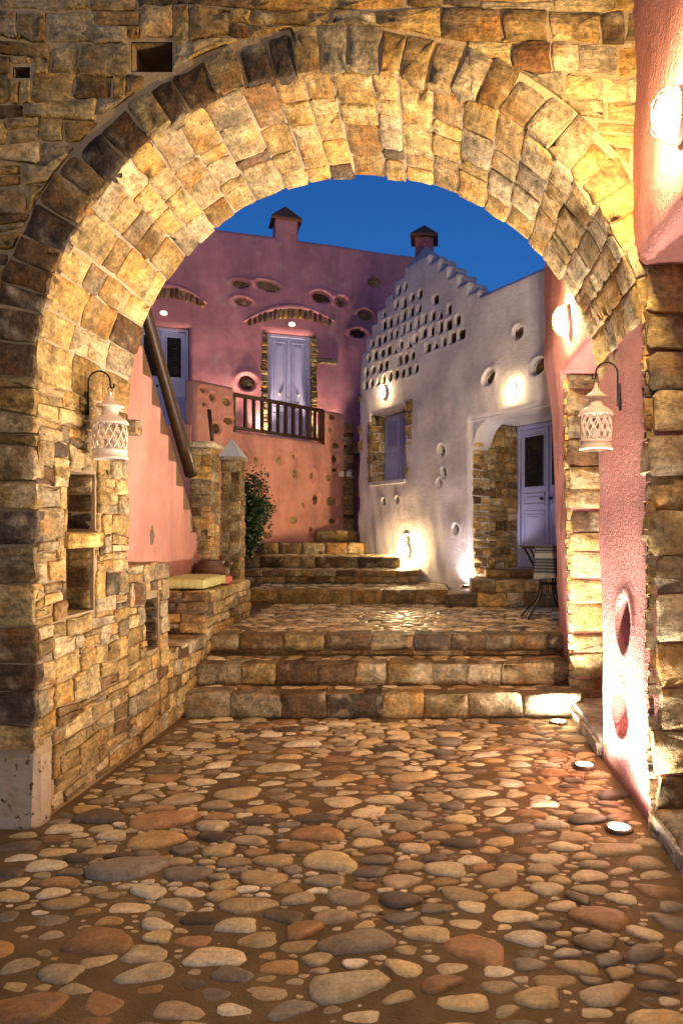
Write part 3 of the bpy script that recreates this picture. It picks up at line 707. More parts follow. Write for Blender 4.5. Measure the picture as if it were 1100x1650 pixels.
# ================================================================== DOORS
def door(M, w, h, parent, glass=False, knockers=False):
    """double leaf panelled door, origin at its lower left corner, facing +w"""
    d = bpy.data.objects.new('door', None); COL.objects.link(d); setp(d, parent, M)
    q = MB(); fw = .055
    q.box(0, fw, 0, h, -.06, .035, .006); q.box(w - fw, w, 0, h, -.06, .035, .006); q.box(fw, w - fw, h - fw, h, -.06, .035, .006); q.build('frame', M_lav, d, M)
    lw = (w - 2 * fw) / 2
    for k in (0, 1):
        x0 = fw + k * lw + .003; x1 = x0 + lw - .006
        q = MB(); q.box(x0, x1, .01, h - fw - .004, -.04, 0, .003); m = .055
        def frame_(a, b, c, e, t=.016, z=.014): q.box(a, b, c, c + t, 0, z, .003); q.box(a, b, e - t, e, 0, z, .003); q.box(a, a + t, c + t, e - t, 0, z, .003); q.box(b - t, b, c + t, e - t, 0, z, .003)
        if glass:
            segs = [(.06, h * .40, 'p'), (h * .44, h * .52, 'p'), (h * .56, h - fw - .09, 'g')]
        else: segs = [(.06, h * .27, 'p'), (h * .31, h * .60, 'p'), (h * .40, h - fw - .09, 'p')] if False else [(.06, h * .30, 'p'), (h * .345, h - fw - .08, 'p')]
        for (c, e, ty) in segs:
            frame_(x0 + m, x1 - m, c, e)
            if ty == 'p': q.box(x0 + m + .04, x1 - m - .04, c + .045, e - .045, 0, .012, .006); q.box(x0 + m + .065, x1 - m - .065, c + .08, e - .08, .012, .02, .005) if e - c > .25 else None
            else: pn = MB(); pn.box(x0 + m + .016, x1 - m - .016, c + .016, e - .016, .001, .004); pn.build('pane', M_dark, d, M)
        q.build('leaf', M_lav, d, M)
        if glass:
            g_ = MB()
            for t in np.linspace(.15, .9, 6):
                zc = segs[2][0] + (segs[2][1] - segs[2][0]) * t; a = x0 + m + .03; b = x1 - m - .03
                g_.tube([((a + b) / 2 + (b - a) * .3 * math.cos(s), zc + .035 * math.sin(s), .012) for s in np.linspace(.2, 5.6, 10)], .004, 5)
            g_.build('grille', M_iron, d, M)
    q = MB(); cx = w / 2; q.box(cx - .022, cx + .022, .02, h - fw - .005, 0, .028, .008)
    for k in range(6): q.lathe([(.0, .045), (.012, .04), (.016, .03), (.016, .0)], 8, (cx, h * .48 + k * .025, .0)) if knockers else None
    q.box(cx - .03, cx + .03, h * .42, h * .44, 0, .036, .004); q.build('cover_strip', M_lav, d, M)
    q = MB()
    for s in (-1, 1):
        if knockers:
            xx = cx + s * lw * .5; q.lathe([(.0, .075), (.022, .07), (.03, .05), (.018, .03), (.012, .0)], 12, (xx, h * .47, 0)); q.box(xx - .03, xx + .03, h * .37, h * .395, 0, .04, .006)
        else: q.lathe([(.0, .06), (.018, .055), (.022, .04), (.01, .03), (.01, .0)], 12, (cx + s * .085 if s > 0 else cx - .085, h * .48, 0))
    q.build('handle', M_tin if knockers else M_iron, d, M, True); return d

# ================================================================== PINK HOUSE
MH = fr((-3.89, 12.4, 0), (.941, .339, 0))
ph = root('pink_house', (-2, 13.2, 3), 'two-storey pink plastered house with two lavender doors and a chimney', 'house')
dl = onwall(MH, 222, 705)[0]; dr_ = onwall(MH, 305, 705)[0]; d1 = (dl - .05, dr_, 3.05, onwall(MH, 270, 524)[1])
el_ = onwall(MH, 425, 705)[0]; er = onwall(MH, 508, 705)[0]; d2 = (el_, er, 3.02, onwall(MH, 465, 536)[1])
ROOF = 6.92
PE = eyes_px(MH, ((389, 457, 13, 6, 0), (432, 461, 18, 7, -.15), (391, 486, 12, 6, -.1), (518, 480, 16, 9, -.15), (549, 486, 10, 8, -.2), (588, 508, 12, 8, -.15), (577, 537, 13, 7, -.05), (398, 616, 13, 12, 0), (603, 455, 11, 7, 0)), 12.8)
def kp(u, v):
    k = np.ones_like(u, bool)
    for d in (d1, d2): k &= ~((u > d[0]) & (u < d[1]) & (v > d[2]) & (v < d[3]))
    return k
def wf(U, V):
    w = wob(U, V, .02, 1.5)
    for d in (d1, d2):
        e = np.maximum(np.maximum(d[0] - U, U - d[1]), np.maximum(d[2] - V, V - d[3])); w = w - .04 * np.clip(1 - e / .07, 0, 1) ** 2
    return w + eye_w(U, V, PE, .03, .08, .9) - .05 * np.clip(1 - (ROOF - V) / .08, 0, 1) ** 2
V_, F_ = hfield(grid(-4.5, 3.8, .035, d1[0], d1[1], d2[0], d2[1]), grid(.9, ROOF, .035, d1[2], d1[3], d2[2], d2[3], ROOF - .03), kp, wf, lambda u, v, w: MH @ Vector((u, v, w)), .35)
hw = link('wall', V_, F_, M_pinkdusk, ph)
q = MB(); q.box(-4.5, 3.75, .5, ROOF - .06, -4.5, -.6); q.box(-4.5, 3.78, ROOF - .12, ROOF - .05, -4.5, -.05); q.build('roof', M_pinkdusk, ph, MH)
door(MH @ Matrix.Translation((d1[0] + .01, d1[2], -.16)), d1[1] - d1[0] - .02, d1[3] - d1[2] - .01, ph, glass=True)
door(MH @ Matrix.Translation((d2[0] + .07, d2[2], -.16)), d2[1] - d2[0] - .14, d2[3] - d2[2] - .01, ph, knockers=True)
q = MB(); q.box(-4.4, 3.7, 2.9, 6.8, -.6, -.36); q.build('inner_wall', M_pinkdusk, ph, MH)
for (ub, sgn) in ((d2[0], -1), (d2[1], 1)):      # ragged stones beside the second door
    z = 3.05
    while z < d2[3] - .08:
        hh = R.uniform(.05, .10); a, b = (ub - R.uniform(.02, .06), ub + .075) if sgn < 0 else (ub - .075, ub + R.uniform(.02, .06))
        stone(rounded([(a, z), (b, z), (b, z + hh), (a, z + hh)], .008, .006), MH, R.uniform(-.01, .03), .15, M_stone, ph, scol(.2, .75), 'jamb_stone', .012, .008); z += hh
a, b = onwall(MH, 548, 585); stone(rounded([(d2[1] + .03, b - .05), (d2[1] + .42, b - .04), (d2[1] + .40, b + .06), (d2[1] + .03, b + .07)], .004, .008), MH, .03, .05, M_stone, ph, (.2, .13, .09), 'jamb_stone', .02)
def eyebrow(x0, x1, ym, ye, th, n):
    ua, va = onwall(MH, x0, ye); ub, vb = onwall(MH, x1, ye); _, vm = onwall(MH, (x0 + x1) / 2, ym); rise = vm - (va + vb) / 2
    top = lambda t: ua + (ub - ua) * t, 
    def c(t): return ua + (ub - ua) * t, va + (vb - va) * t + rise * (1 - (2 * t - 1) ** 2)
    def hh(t): return th * (.45 + .55 * math.sqrt(max(0, 1 - (2 * t - 1) ** 2)))
    for k in range(n):
        t0, t1 = k / n + .006, (k + 1) / n - .006; (a, b), (e, g) = c(t0), c(t1)
        stone(rounded([(a, b - hh(t0)), (e, g - hh(t1)), (e, g), (a, b)], .012, .006), MH, R.uniform(.02, .06), .06, M_stone, ph, scol(.6, .55), 'eyebrow_stone', .012, .01)
    q = MB(); q.tube([MH @ Vector((c(t)[0], c(t)[1] + .02, .015)) for t in np.linspace(-.03, 1.03, 20)], [.02 + .032 * math.sin(math.pi * min(1, max(0, (t + .05) / 1.1))) for t in np.linspace(-.03, 1.03, 20)], 10); q.build('eyebrow_rim', M_pinkdusk, ph, None, True)
eyebrow(398, 535, 496, 517, .20, 17); eyebrow(206, 330, 463, 488, .20, 15)
eye_stones(MH, PE, ph, lambda: scol(.5, .5))
def chimney(M, w, dp, h, parent, mat, capmat, hole=False):
    q = MB(); q.box(-w / 2, w / 2, -.3, h, -dp, 0, .02); c = q.build('chimney', mat, parent, M)
    q = MB(); o = .07; q.add([(-w / 2 - o, h, o), (w / 2 + o, h, o), (w / 2 + o, h, -dp - o), (-w / 2 - o, h, -dp - o), (0, h + w * .75, -dp / 2)] + [(-w / 2 - o, h - .035, o), (w / 2 + o, h - .035, o), (w / 2 + o, h - .035, -dp - o), (-w / 2 - o, h - .035, -dp - o)],
                          [(0, 1, 4), (1, 2, 4), (2, 3, 4), (3, 0, 4), (5, 6, 1, 0), (6, 7, 2, 1), (7, 8, 3, 2), (8, 5, 0, 3), (8, 7, 6, 5)]); q.build('cap', capmat, c, M)
    if hole:
        q = MB(); q.lathe([(.075, .012), (.06, .03), (.045, .012), (.045, -.0)], 16, (0, h * .62, 0)); q.build('vent', mat, c, M, True)
cu, cv = onwall(MH, 462, 380); chimney(MH @ Matrix.Translation((cu, ROOF - .02, -.01)), .42, .42, .40, ph, M_pinkdusk, M_clay)

# terrace in front of it
MTR = fr((-3.18, 10.7, 0), (.590, .807, 0))
tr = root('pink_terrace', (-2.6, 11.4, 1.2), 'pink terrace wall studded with round stones below the balcony railing', 'terrace')
bl, br_ = -.72, 2.48
TE = eyes_px(MTR, ((413, 742, 6, 7, 0), (450, 742, 7, 9, 0), (473, 736, 6, 6, 0), (475, 763, 8, 8, 0), (502, 767, 7, 10, 0), (530, 770, 7, 6, 0), (420, 787, 9, 7, 0), (540, 740, 8, 8, 0), (508, 804, 9, 11, 0), (490, 811, 7, 8, 0), (535, 808, 13, 8, 0),
                         (436, 819, 8, 10, 0), (475, 838, 9, 6, .1), (502, 852, 6, 5, 0), (432, 863, 10, 7, 0), (420, 712 + 75, 8, 8, 0), (535, 840, 12, 5, 0), (327, 628, 6, 5, 0), (342, 640, 6, 6, .4), (366, 647, 8, 6, 0), (329, 651, 5, 4, 0), (369, 678, 9, 5, 0), (350, 690, 8, 8, 0),
                         (536, 672, 8, 5, 0), (533, 692, 6, 6, 0), (543, 718, 10, 5, 0), (540, 757, 9, 4, 0), (390, 735, 8, 9, 0)), 11.6)
def kp(u, v): return (v < 3.03) | (u < 0) & (v < 3.70) | (u > 1.98) & (v < 3.62)
def wf(U, V):
    w = wob(U, V, .025, 2); top = np.where(U < 0, 3.70, np.where(U > 1.98, 3.62, 3.03)); w = w - .05 * np.clip(1 - (top - V) / .06, 0, 1) ** 2
    return w + eye_w(U, V, TE, .028, .05, .1) - .06 * np.clip(1 - (U - bl) / .08, 0, 1) ** 2 - .06 * np.clip(1 - (br_ - U) / .08, 0, 1) ** 2
V_, F_ = hfield(grid(bl, br_, .022, 0, 1.98, bl + .025, br_ - .025), grid(.9, 3.70, .028, 3.03, 3.0, 3.62, 3.59, 3.67), kp, wf, lambda u, v, w: MTR @ Vector((u, v, w)), .22)
tw = link('wall', V_, F_, M_pink, tr)
q = MB(); A = MTR @ Vector((bl, 0, -.1)); B = MTR @ Vector((br_, 0, -.1)); C = MH @ Vector((3.0, 0, .0)); D = MH @ Vector((-4.4, 0, .0)); E = Vector((-8, 10.2, 0))
pl = [(A.x, A.y), (B.x, B.y), (C.x, C.y), (D.x, D.y), (E.x, E.y)]
q.prism(pl, 2.9, 3.02); q.build('floor', M_slab, tr, None, False, (.42, .33, .25))
q = MB(); q.box(-8, A.x + .03, 10.15, 10.35, .2, 3.04, .02); q.build('wall', M_pink, tr)
eye_stones(MTR, TE, tr, lambda: scol(.2, .5), -.04)
Mq = fr(P(545, 850, 12.7), (1, .12, 0)); w_ = .26
lay(coursed(.03, .03 + w_, -.1, 1.95, (.07, .12), (.1, .26), 0, .004), Mq, tr, [], (0, .03), .2, .012, .006, pd=.15, br=.8, name='quoin')
q = MB(); q.box(.0, .24, -.3, 1.9, -.3, -.005); q.build('quoin_core', M_mortar, tr, Mq)
so_ = root('wall_socket', P(556, 764, 12.6), 'pair of small white sockets on the stone quoin', 'socket')
for dx in (-6, 6):
    q = MB(); q.box(-.05, .05, -.05, .05, 0, .04, .012); q.build('socket', M_sock, so_, fr(P(556 + dx, 764, 12.6), (1, .12, 0)))
rl = root('balcony_railing', MTR @ Vector((1, 3.05, -.05)), 'dark timber balcony railing in front of the lavender door', 'railing')
def rail(u0, u1, v0, v1, name): q = MB(); q.box(u0, u1, v0, v1, -.09, -.03, .006); q.build(name, M_wood, rl, MTR)
rail(.0, 1.98, 3.57, 3.63, 'top_rail'); rail(.0, 1.98, 3.05, 3.10, 'bottom_rail'); rail(.0, .05, 2.98, 3.57, 'post'); rail(1.90, 1.98, 2.98, 3.57, 'post')
for k in range(10): u = .23 + k * .168; rail(u, u + .042, 3.10, 3.57, 'baluster')

# ================================================================== WHITE HOUSE
MW = fr((-1.36, 11.5, 0), (.578, -.816, 0))
wh = root('white_house', (.3, 9.6, .6), 'white plastered house with stepped dovecote gable and blue door', 'house')
W1 = (.50, 1.50, 2.22, 3.33)
DU, DT = 3.08, 2.90
WE = [(u, v, a * 1.3, b, r) for (u, v, a, b, r) in eyes_px(MW, ((833, 535, 8, 9, 0), (787, 608, 11, 10, .5), (866, 590, 11, 10, .3), (711, 726, 7, 10, 0), (714, 762, 6, 9, .3), (708, 778, 6, 7, .3), (734, 852, 6, 8, 0), (655, 868, 8, 7, 0), (640, 805, 6, 6, 0), (617, 808, 5, 6, 0)), 9.2)]
# stepped outline of the gable: (u_start, top)
steps = [(-.02, 4.25), (.12, 4.42), (.30, 4.62), (.48, 4.80), (.66, 4.98), (.90, 5.14), (1.20, 5.30), (1.48, 5.44), (2.10, 5.30), (2.34, 5.12), (2.58, 4.94), (2.80, 4.76), (3.02, 4.60), (3.25, 4.50)]
def topz(u):
    t = np.full_like(u, 4.25)
    for a, z in steps: t = np.where(u > a, z, t)
    return t
def left(v): return .0 + .10 * np.clip((v - 3.4) / .9, 0, 1) ** 2 - .05 * np.sin(v * 9) * (v < 3.4) * (v > 1.3) * .5
def kp(u, v):
    k = v < topz(u)
    k &= ~((u > W1[0]) & (u < W1[1]) & (v > W1[2]) & (v < W1[3]))
    cx, cz, rr = DU + .42, DT - .45, .45
    indoor = (u > DU) & (v < DT) & (v > .3); corner = (u < cx) & (v > cz) & (((u - cx) / .42) ** 2 + ((v - cz) / .45) ** 2 > 1)
    k &= ~(indoor & ~corner); k &= u > left(v); return k
slots = []
rows = [(459, [(648, 0), (664, 0)]), ]
def slot_rows():
    # rows of upright pigeon slots, from the top course to the bottom one
    spec = [(5.10, 1.08, 1.62, 3), (4.89, .78, 2.02, 6), (4.68, .58, 2.40, 9), (4.47, .42, 2.72, 12), (4.26, .32, 2.92, 13), (4.05, .26, 3.0, 14), (3.84, .24, 1.9, 9)]
    for z, a, b, n in spec:
        w = (b - a) / n
        for k in range(n):
            if R.random() < .06: continue
            u = a + w * (k + .5) + R.uniform(-.015, .015); sh = R.random()
            slots.append((u, z + R.uniform(-.012, .012) + (.03 if u > 2 else 0), w * R.uniform(.25, .34), R.uniform(.058, .075), sh))
slot_rows()
def wf(U, V):
    w = wob(U, V, .016, 2) + eye_w(U, V, WE, .010, .09, .8)
    for (u, z, a, b, sh) in slots:
        du, dv = np.abs(U - u) / a, (V - z) / b
        if sh < .12: wd_ = np.clip(.5 - .5 * dv, .05, 1); e = np.maximum(du / wd_, np.abs(dv))
        elif sh < .5: e = np.sqrt(du ** 2 + dv ** 2)
        else: e = np.maximum(du, np.abs(dv))
        near = (e < 1.9); w = w + np.where(near, -.16 * np.clip((1.10 - e) / .2, 0, 1) + .006 * np.exp(-((e - 1.4) / .25) ** 2), 0)
    for d in (W1,):
        e = np.maximum(np.maximum(d[0] - U, U - d[1]), np.maximum(d[2] - V, V - d[3])); w = w - .05 * np.clip(1 - e / .06, 0, 1) ** 2
    e = np.minimum(np.hypot(np.maximum(DU - U, 0), 0) + np.maximum(V - DT, 0), 1); w = w - .05 * np.clip(1 - e / .08, 0, 1) ** 2
    w = w - .07 * np.clip(1 - (U - left(V)) / .12, 0, 1) ** 2
    return w - .03 * np.clip(1 - (topz(U) - V) / .05, 0, 1) ** 2
ug = grid(-.1, 5.0, .017, W1[0], W1[1], DU, *[s[0] for s in steps]); vg = grid(.4, 5.46, .017, W1[2], W1[3], DT, .3, *[s[1] for s in steps])
V_, F_ = hfield(ug, vg, kp, wf, lambda u, v, w: tuple(MW @ Vector((u, v, w))), .34,
                smooth_at=lambda u, v: (u < .3 and v < 4.2) or (DU - .02 < u < DU + .5 and DT - .5 < v < DT + .02) , it=12)
link('wall', V_, F_, M_white, wh)
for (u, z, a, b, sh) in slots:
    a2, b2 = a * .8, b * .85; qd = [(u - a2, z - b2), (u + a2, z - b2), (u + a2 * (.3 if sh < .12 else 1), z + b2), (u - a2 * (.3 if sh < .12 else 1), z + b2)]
    stone(rounded(qd, .002, .006, .3), MW, -.13, .02, M_stone, wh, scol(.95, .5), 'niche_stone', .01, .012)  # colour darkened so the slots read as deep recesses, shade painted in
q = MB(); q.box(.1, DU - .1, .5, 4.2, -.9, -.86); q.box(-.0, 5, 4.3, 4.36, -4, -.2); q.box(.0, .3, .5, 4.3, -4, -.33, .01); q.box(.1, 3.2, 3.6, 4.3, -.9, -.34); q.build('roof', M_white, wh, MW)
q = MB(); q.box(DU + .0, 5.0, DT + .004, DT + .1, -1.2, -.02); q.box(DU - .3, 5.0, .5, DT + .1, -1.2, -1.0); q.box(DU, 5, .5, .945, -1.0, -.46); q.build('porch', M_white, wh, MW)
# door reveal of rubble
MRv = fr(MW @ Vector((DU, 0, -.02)), tuple(-(MW.col[2].to_3d())))
q = MB(); q.box(.03, 1.0, .6, DT, -.2, -.014); rv = q.build('reveal', M_mortar, wh, MRv)
lay(coursed(.03, .42, .62, DT - .03, (.07, .14), (.12, .26), .1, .008), MRv, rv, [], (.0, .035), .04, .012, .008, pd=.1, br=.95)
lay(coursed(.42, .86, .62, DT - .03, (.07, .14), (.12, .26), .1, .008), MRv, rv, [], (-.012, .012), .02, .012, .008, pd=.12, br=.85)
door(MW @ Matrix.Translation((DU + .0, .95, -.86)), 1.15, DT - .955, wh, glass=True)
# window
win = bpy.data.objects.new('window', None); COL.objects.link(win); setp(win, wh, MW @ Matrix.Translation((W1[0], W1[2], 0)))
q = MB()
for k in (0, 1):
    q = MB(); a = W1[0] + .02 + k * .49; b = a + .47; q.box(a, b, W1[2] + .03, W1[3] - .02, -.27, -.235, .004)
    for (c, e) in ((W1[2] + .08, W1[2] + .5), (W1[2] + .58, W1[3] - .07)):
        q.box(a + .05, b - .05, c, c + .02, -.235, -.22, .003); q.box(a + .05, b - .05, e - .02, e, -.235, -.22, .003); q.box(a + .05, a + .07, c, e, -.235, -.22, .003); q.box(b - .07, b - .05, c, e, -.235, -.22, .003)
    for t in range(13): z = W1[2] + .61 + t * .03; q.add([(a + .07, z, -.222), (b - .07, z, -.222), (b - .07, z + .022, -.236), (a + .07, z + .022, -.236)], [(0, 1, 2, 3)])
    q.build('shutter', M_lav, win, MW)
q = MB(); q.box(W1[0] - .03, W1[1] + .05, W1[2] - .05, W1[2] + .012, -.3, .05, .008); q.build('sill', M_white, win, MW)
MRw = fr(MW @ Vector((W1[0], 0, .01)), tuple(-(MW.col[2].to_3d())))
lay(coursed(.02, .26, W1[2] + .02, W1[3], (.1, .18), (.12, .24), 0, .005), MRw, win, [], (.0, .02), .03, .01, .006, pd=.2, br=.75, name='jamb_stone')
lay(coursed(W1[0] - .14, W1[0] - .005, W1[2] - .04, W1[3] - .1, (.12, .22), (.12, .14), 0, .005), MW, win, [], (.0, .02), .03, .01, .014, pd=.1, br=.8, name='jamb_stone')
lay(coursed(W1[1] + .01, W1[1] + .2, W1[2] + .02, W1[3] + .08, (.14, .26), (.18, .2), 0, .005), MW, win, [], (.0, .02), .03, .01, .016, pd=.1, br=.85, name='jamb_stone')
eye_stones(MW, WE, wh, lambda: scol(.5, .5), -.075)
for (y, hh) in ((640, 14), (690, 14), (718, 18), (795, 10), (832, 14)):
    u, v_ = onwall(MW, 584, y); stone(rounded([(.02, v_ - hh * .006), (.2, v_ - hh * .005), (.22, v_ + hh * .006), (.02, v_ + hh * .006)], .004, .01), MW, -.0, .06, M_stone, wh, scol(.05, .9), 'corner_stone', .02)
Mc = fr(P(683, 425, 10.4), (1, 0, 0)); chimney(Mc @ Matrix.Translation((0, .02, 0)), .28, .28, .42, wh, M_pinkdusk, M_clay, True)
q = MB(); a = MW @ Vector((1.48, 5.40, -.02)); b = MW @ Vector((2.1, 5.40, -.02)); c = MW @ Vector((1.79, 5.40, -.36)); q.add([a, b, MW @ Vector((2.1, 5.40, -.34)), MW @ Vector((1.48, 5.40, -.34)), MW @ Vector((1.79, 5.68, -.18))], [(0, 1, 4), (1, 2, 4), (2, 3, 4), (3, 0, 4)]); q.build('gable_tip', M_white, wh)

# ================================================================== LANTERNS
def lantern(x, y, zb_, side, label, blabel):
    t = root('lantern', (x, y, zb_), label, 'lantern', 'pierced metal lanterns under the arch'); M = Matrix.Translation((x, y, zb_))
    q = MB(); q.lathe([(.083, .0), (.095, .004), (.097, .012), (.090, .016), (.089, .044), (.094, .048), (.092, .056), (.084, .058), (.084, .0)], 28); q.build('base', M_tin, t, M, True)
    for k in range(28):
        pass
    rb = lambda z: .082 + .006 * math.sin(math.pi * (z - .05) / .15)
    q = MB()
    for s in (-1, 1):
        for k in range(13):
            q.tube([((rb(z)) * math.cos(2 * math.pi * k / 13 + s * (z - .05) * 5.6), rb(z) * math.sin(2 * math.pi * k / 13 + s * (z - .05) * 5.6), z) for z in np.linspace(.05, .205, 9)], .0042, 5, False)
    q.build('lattice', M_tin, t, M, True)
    q = MB(); q.lathe([(.094, .198), (.100, .202), (.098, .210), (.090, .222), (.066, .240), (.046, .250), (.043, .255), (.043, .292), (.046, .296), (.075, .298), (.076, .302), (.05, .315), (.026, .335), (.012, .36), (.008, .375), (.012, .38), (.0, .388)], 28); q.build('hood', M_tin, t, M, True)
    q = MB(); q.lathe([(.028, .012), (.028, .11), (.02, .118), (.0, .12)], 14); q.build('candle', M_white, t, M, True)
    q = MB(); q.tube([(.012 * math.cos(a), 0, .395 + .016 * math.sin(a)) for a in np.linspace(0, 6.28, 13)], .0025, 5); q.build('ring', M_iron, t, M, True)
    b = root('lantern_bracket', (x - side * .135, y, zb_ + .3), blabel, 'bracket', 'iron lantern brackets'); xw = -side * .135
    q = MB(); q.box(xw - .004, xw + .008, -.012, .012, .225, .385, .003); q.build('plate', M_iron, b, M)
    ptsb = [(xw + side * .012, 0, .25), (xw + side * .012, 0, .44)] + [(xw + side * .012 + side * .062 * (1 - math.cos(a)), 0, .44 + .062 * math.sin(a)) for a in np.linspace(.2, math.pi, 12)] + [(side * .001, 0, .425), (side * .006, 0, .408), (side * .02, 0, .408), (side * .024, 0, .43)]
    q = MB(); q.tube(ptsb, .005, 7); q.build('hook', M_iron, b, M, True)
lantern(XL + .145, 3.87, 1.885, 1, 'cream pierced metal lantern hanging from the golden stone pier', 'black curved bracket on the golden stone pier')
lantern(xin(3.89, 2.1) - .145, 3.89, 1.94, -1, 'cream pierced metal lantern hanging before the pink pier', 'black curved bracket on the pink pier')

# ================================================================== SMALL THINGS
def cushion(x0, x1, y0, y1, z0, z1, mat, name, label, tuft=True):
    n, m = 26, 22; v = []; f = []
    def pt(a, b, s):
        e = (1 - abs(2 * a - 1) ** 6) * (1 - abs(2 * b - 1) ** 6); bul = .62 + .38 * e ** .5 if e > 0 else .62
        zz = (z1 - z0) / 2 * bul - (.008 * (math.sin(a * math.pi * 7) ** 8 + math.sin(b * math.pi * 5) ** 8) if tuft else 0)
        return (x0 + (x1 - x0) * a + .006 * math.sin(b * 20), y0 + (y1 - y0) * b, (z0 + z1) / 2 + s * zz)
    for s in (1, -1):
        for i in range(n + 1):
            for j in range(m + 1): v.append(pt(i / n, j / m, s))
    K = (n + 1) * (m + 1); ix = lambda i, j, s: s * K + i * (m + 1) + j
    for i in range(n):
        for j in range(m): f.append((ix(i, j, 0), ix(i + 1, j, 0), ix(i + 1, j + 1, 0), ix(i, j + 1, 0))); f.append((ix(i, j, 1), ix(i, j + 1, 1), ix(i + 1, j + 1, 1), ix(i + 1, j, 1)))
    for i in range(n): f.append((ix(i, 0, 0), ix(i, 0, 1), ix(i + 1, 0, 1), ix(i + 1, 0, 0))); f.append((ix(i, m, 0), ix(i + 1, m, 0), ix(i + 1, m, 1), ix(i, m, 1)))
    for j in range(m): f.append((ix(0, j, 0), ix(0, j + 1, 0), ix(0, j + 1, 1), ix(0, j, 1))); f.append((ix(n, j, 0), ix(n, j, 1), ix(n, j + 1, 1), ix(n, j + 1, 0)))
    return tag(link(name, v, f, mat), label, 'cushion')
cushion(XL - .43, XL - .03, 5.93, 6.53, .952, 1.065, M_cushion, 'seat_cushion', 'lime green tufted seat cushion on the stone bench')
cushion(XL - .30, XL - .02, 6.54, 6.70, .952, 1.035, M_cushr, 'folded_cushion', 'coral red folded cushion behind the lime cushion', False)
pot = root('clay_pot', (-2.27, 6.86, .952), 'wide dark brown clay pot at the end of the bench', 'pot'); M = Matrix.Translation((-2.27, 6.86, .952)) @ Matrix.Diagonal((1.0, 1.0, 1.45, 1))
q = MB(); q.lathe([(0, 0), (.11, 0), (.16, .03), (.175, .07), (.165, .105), (.13, .125), (.125, .14), (.14, .15), (.13, .152), (.115, .14), (.11, .05), (0, .04)], 28); q.build('bowl', M_clay, pot, M, True)
q = MB(); q.tube([(.14, 0, .11), (.18, -.01, .13), (.205, -.01, .125)], [.02, .016, .018], 10); q.build('spout', M_clay, pot, M, True)

tb = root('bistro_table', (1.14, 7.05, ZP), 'small round black iron bistro table at the end of the pink wall', 'table'); Mt = Matrix.Translation((1.14, 7.05, ZP))
q = MB(); q.lathe([(0, .725), (.29, .725), (.30, .73), (.30, .742), (.29, .747), (0, .747)], 32); q.build('top', M_iron, tb, Mt, True)
for a in (2.85, 3.75, 5.4, .9):
    c, s = math.cos(a), math.sin(a)
    q = MB(); q.tube([(c * r, s * r, z) for r, z in ((.25, .725), (.17, .58), (.09, .42), (.09, .30), (.14, .18), (.22, .09), (.27, .03), (.28, .006))], .0105, 8); q.build('leg', M_iron, tb, Mt, True)
q = MB(); q.tube([(.095 * math.cos(a), .095 * math.sin(a), .36) for a in np.linspace(0, 6.283, 20)], .008, 6); q.build('ring', M_iron, tb, Mt, True)
m_, nt_, b_ = newmat('striped_cloth'); g = NG(nt_); tc = g.n('ShaderNodeTexCoord').outputs['Object']; sx = g.n('ShaderNodeSeparateXYZ'); g.l(tc, sx.inputs[0])
wv = g.math('SINE', g.math('MULTIPLY', sx.outputs[2], 210.0), 0); wide = g.math('SINE', g.math('MULTIPLY', sx.outputs[2], 31.0), 0)
cc = g.mix(g.math('GREATER_THAN', wv, .55), (.018, .02, .026), (.11, .105, .10)); cc = g.mix(g.math('GREATER_THAN', wide, .72), cc, (.17, .155, .135))
g.l(cc, b_.inputs['Base Color']); b_.inputs['Roughness'].default_value = .95; g.bump(g.noise(tc, 300, 2, .5), .3, .002, b_)
v = []; f = []; n, m = 40, 14
for i in range(n + 1):
    a = math.radians(236) + math.radians(75) * i / n
    for j in range(m + 1):
        t = j / m * .8; r = .305 + .045 * t * (1 + .9 * math.sin(a * 11)) - .10 * t * t * max(0, math.cos((a - 3.2) * 1.2)); v.append((r * math.cos(a), r * math.sin(a), .75 - .43 * t - .05 * t * math.sin(a * 2.3)))
for i in range(n):
    for j in range(m): f.append((i * (m + 1) + j, (i + 1) * (m + 1) + j, (i + 1) * (m + 1) + j + 1, i * (m + 1) + j + 1))
k0 = len(v); v.append((0, 0, .753)); f += [(i * (m + 1), k0, (i + 1) * (m + 1)) for i in range(n)]
cl = link('striped_cloth', v, f, m_, None, Mt @ Matrix.Translation((.0, .0, 0))); tag(cl, 'grey and cream striped cloth draped over the bistro table', 'cloth'); cl.modifiers.new('thickness', 'SOLIDIFY').thickness = .006

sh = root('leafy_shrub', (-2.72, 9.7, .9), 'dark green leafy shrub against the pink terrace wall', 'shrub')
q = MB(); tips = []
for k in range(26):
    a = R.uniform(0, 6.28); r = R.uniform(.05, .27); z = R.uniform(.35, 1.30); b0 = Vector((-2.72, 9.7, .95)); e = b0 + Vector((r * math.cos(a), r * math.sin(a), z)); m = (b0 + e) / 2 + Vector((R.uniform(-.05, .05), R.uniform(-.05, .05), .1))
    q.tube([b0, m, e], [.012, .008, .003], 5); tips += [b0.lerp(m, .7), m, m.lerp(e, .4), m.lerp(e, .7), e]
q.build('stem', M_bark, sh)
q = MB()
for k in range(7000):
    c = R.choice(tips) + Vector((R.gauss(0, .07), R.gauss(0, .07), R.gauss(0, .08))); dv = Vector((R.uniform(-1, 1), R.uniform(-1, 1), R.uniform(-.7, .7))).normalized(); sd = dv.cross(Vector((R.uniform(-1, 1), R.uniform(-1, 1), R.uniform(-1, 1)))).normalized()
    l = R.uniform(.04, .075); w = l * .28; q.add([c, c + dv * l * .5 + sd * w, c + dv * l, c + dv * l * .5 - sd * w], [(0, 1, 2, 3)])
tag(q.build('foliage', M_leaf, sh), kind='stuff')

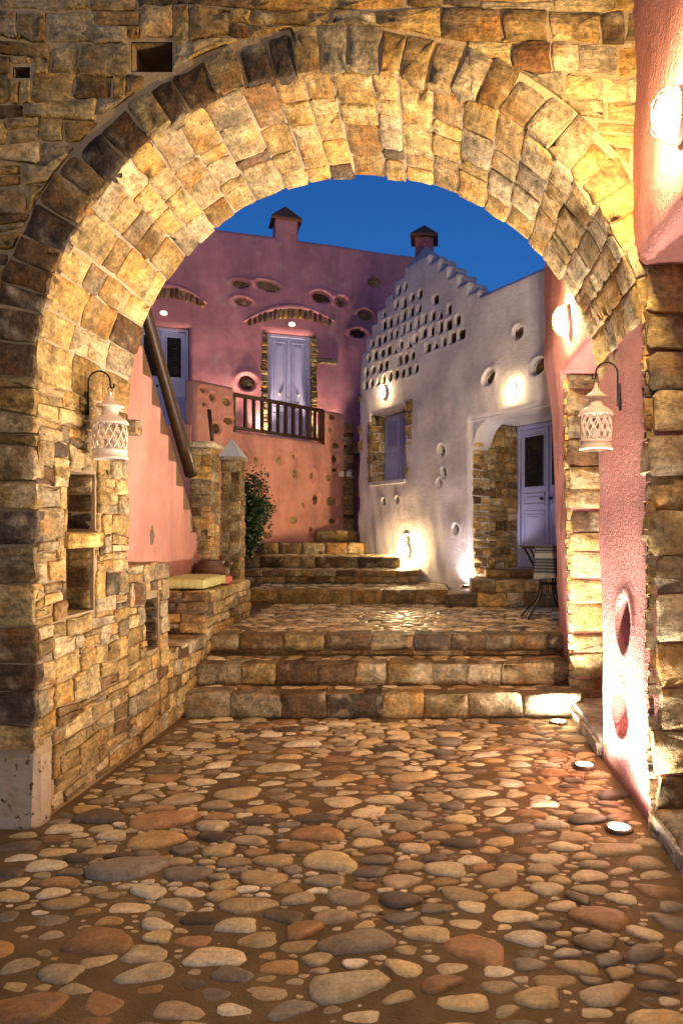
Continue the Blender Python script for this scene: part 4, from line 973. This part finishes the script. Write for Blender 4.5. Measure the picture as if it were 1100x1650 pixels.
# ================================================================== LAMPS (each with its own light)
def on_right(y, z): return fr((xin(y, z) - .012, y, z), (0, -1, 0))
bulkhead(on_right(2.70, 3.13), 'lit caged lamp high on the pink wall before the arch', 480, s=1.1)
bulkhead(on_right(5.02, 3.02), 'lit caged lamp on the pink wall just behind the arch', 340, s=1.1)
def on_white(px, py): u, v_ = onwall(MW, px, py); return MW @ Matrix.Translation((u, v_, .01))
bulkhead(on_white(620, 632), 'lit caged lamp above the shuttered window of the white house', 80)
bulkhead(on_white(828, 630), 'lit caged lamp above the blue doorway of the white house', 80)
bulkhead(on_white(657, 888), 'lit lamp low on the white wall beside the upper steps', 500)
def on_pink(px, py): u, v_ = onwall(MH, px, py); return MH @ Matrix.Translation((u, v_, .01)) @ Matrix.Rotation(math.pi / 2, 4, 'Z')
bulkhead(on_pink(264, 505), 'small caged lamp under the eyebrow over the glazed lavender door', .9, s=.7, c=(1, .8, .6))
bulkhead(on_pink(470, 523), 'small caged lamp under the eyebrow over the balcony door', .9, s=.7, c=(1, .8, .6))
uplight((.90, 3.395, .006), 'bright ground uplight in the cobbles in front of the arch pier', 100, (-.25, .25, 1), size=168)
uplight((.92, 4.29, .006), 'bright ground uplight in the cobbles between the arch and the steps', 200, (-.3, 0, 1), size=168)
uplight((.925, 5.25, .006), 'bright ground uplight in the corner at the foot of the lower steps', 110, (-.1, .0, 1), size=176)
uplight((.90, 2.30, .006), 'ground uplight at the foot of the pink wall nearest the viewer', 9, (-.1, 0, 1), size=168)
uplight(MW @ Vector((DU + .05, .745, .09)), 'bright uplight at the stone reveal of the blue doorway', 26, (.3, .3, 1), (1, .84, .8))
for (px, py, lab, e) in ((422, 706, 'uplight on the terrace floor at the left jamb of the balcony door', 75), (518, 716, 'uplight on the terrace floor at the right jamb of the balcony door', 75), (350, 706, 'uplight on the terrace floor beside the glazed lavender door', 75)):
    u, _ = onwall(MH, px, py); uplight(MH @ Vector((u, 3.03, .22)), lab, e, tuple(MH.col[2].to_3d() * -.25 + Vector((0, 0, 1))), (1, .72, .45), size=72, group='uplights on the terrace floor')
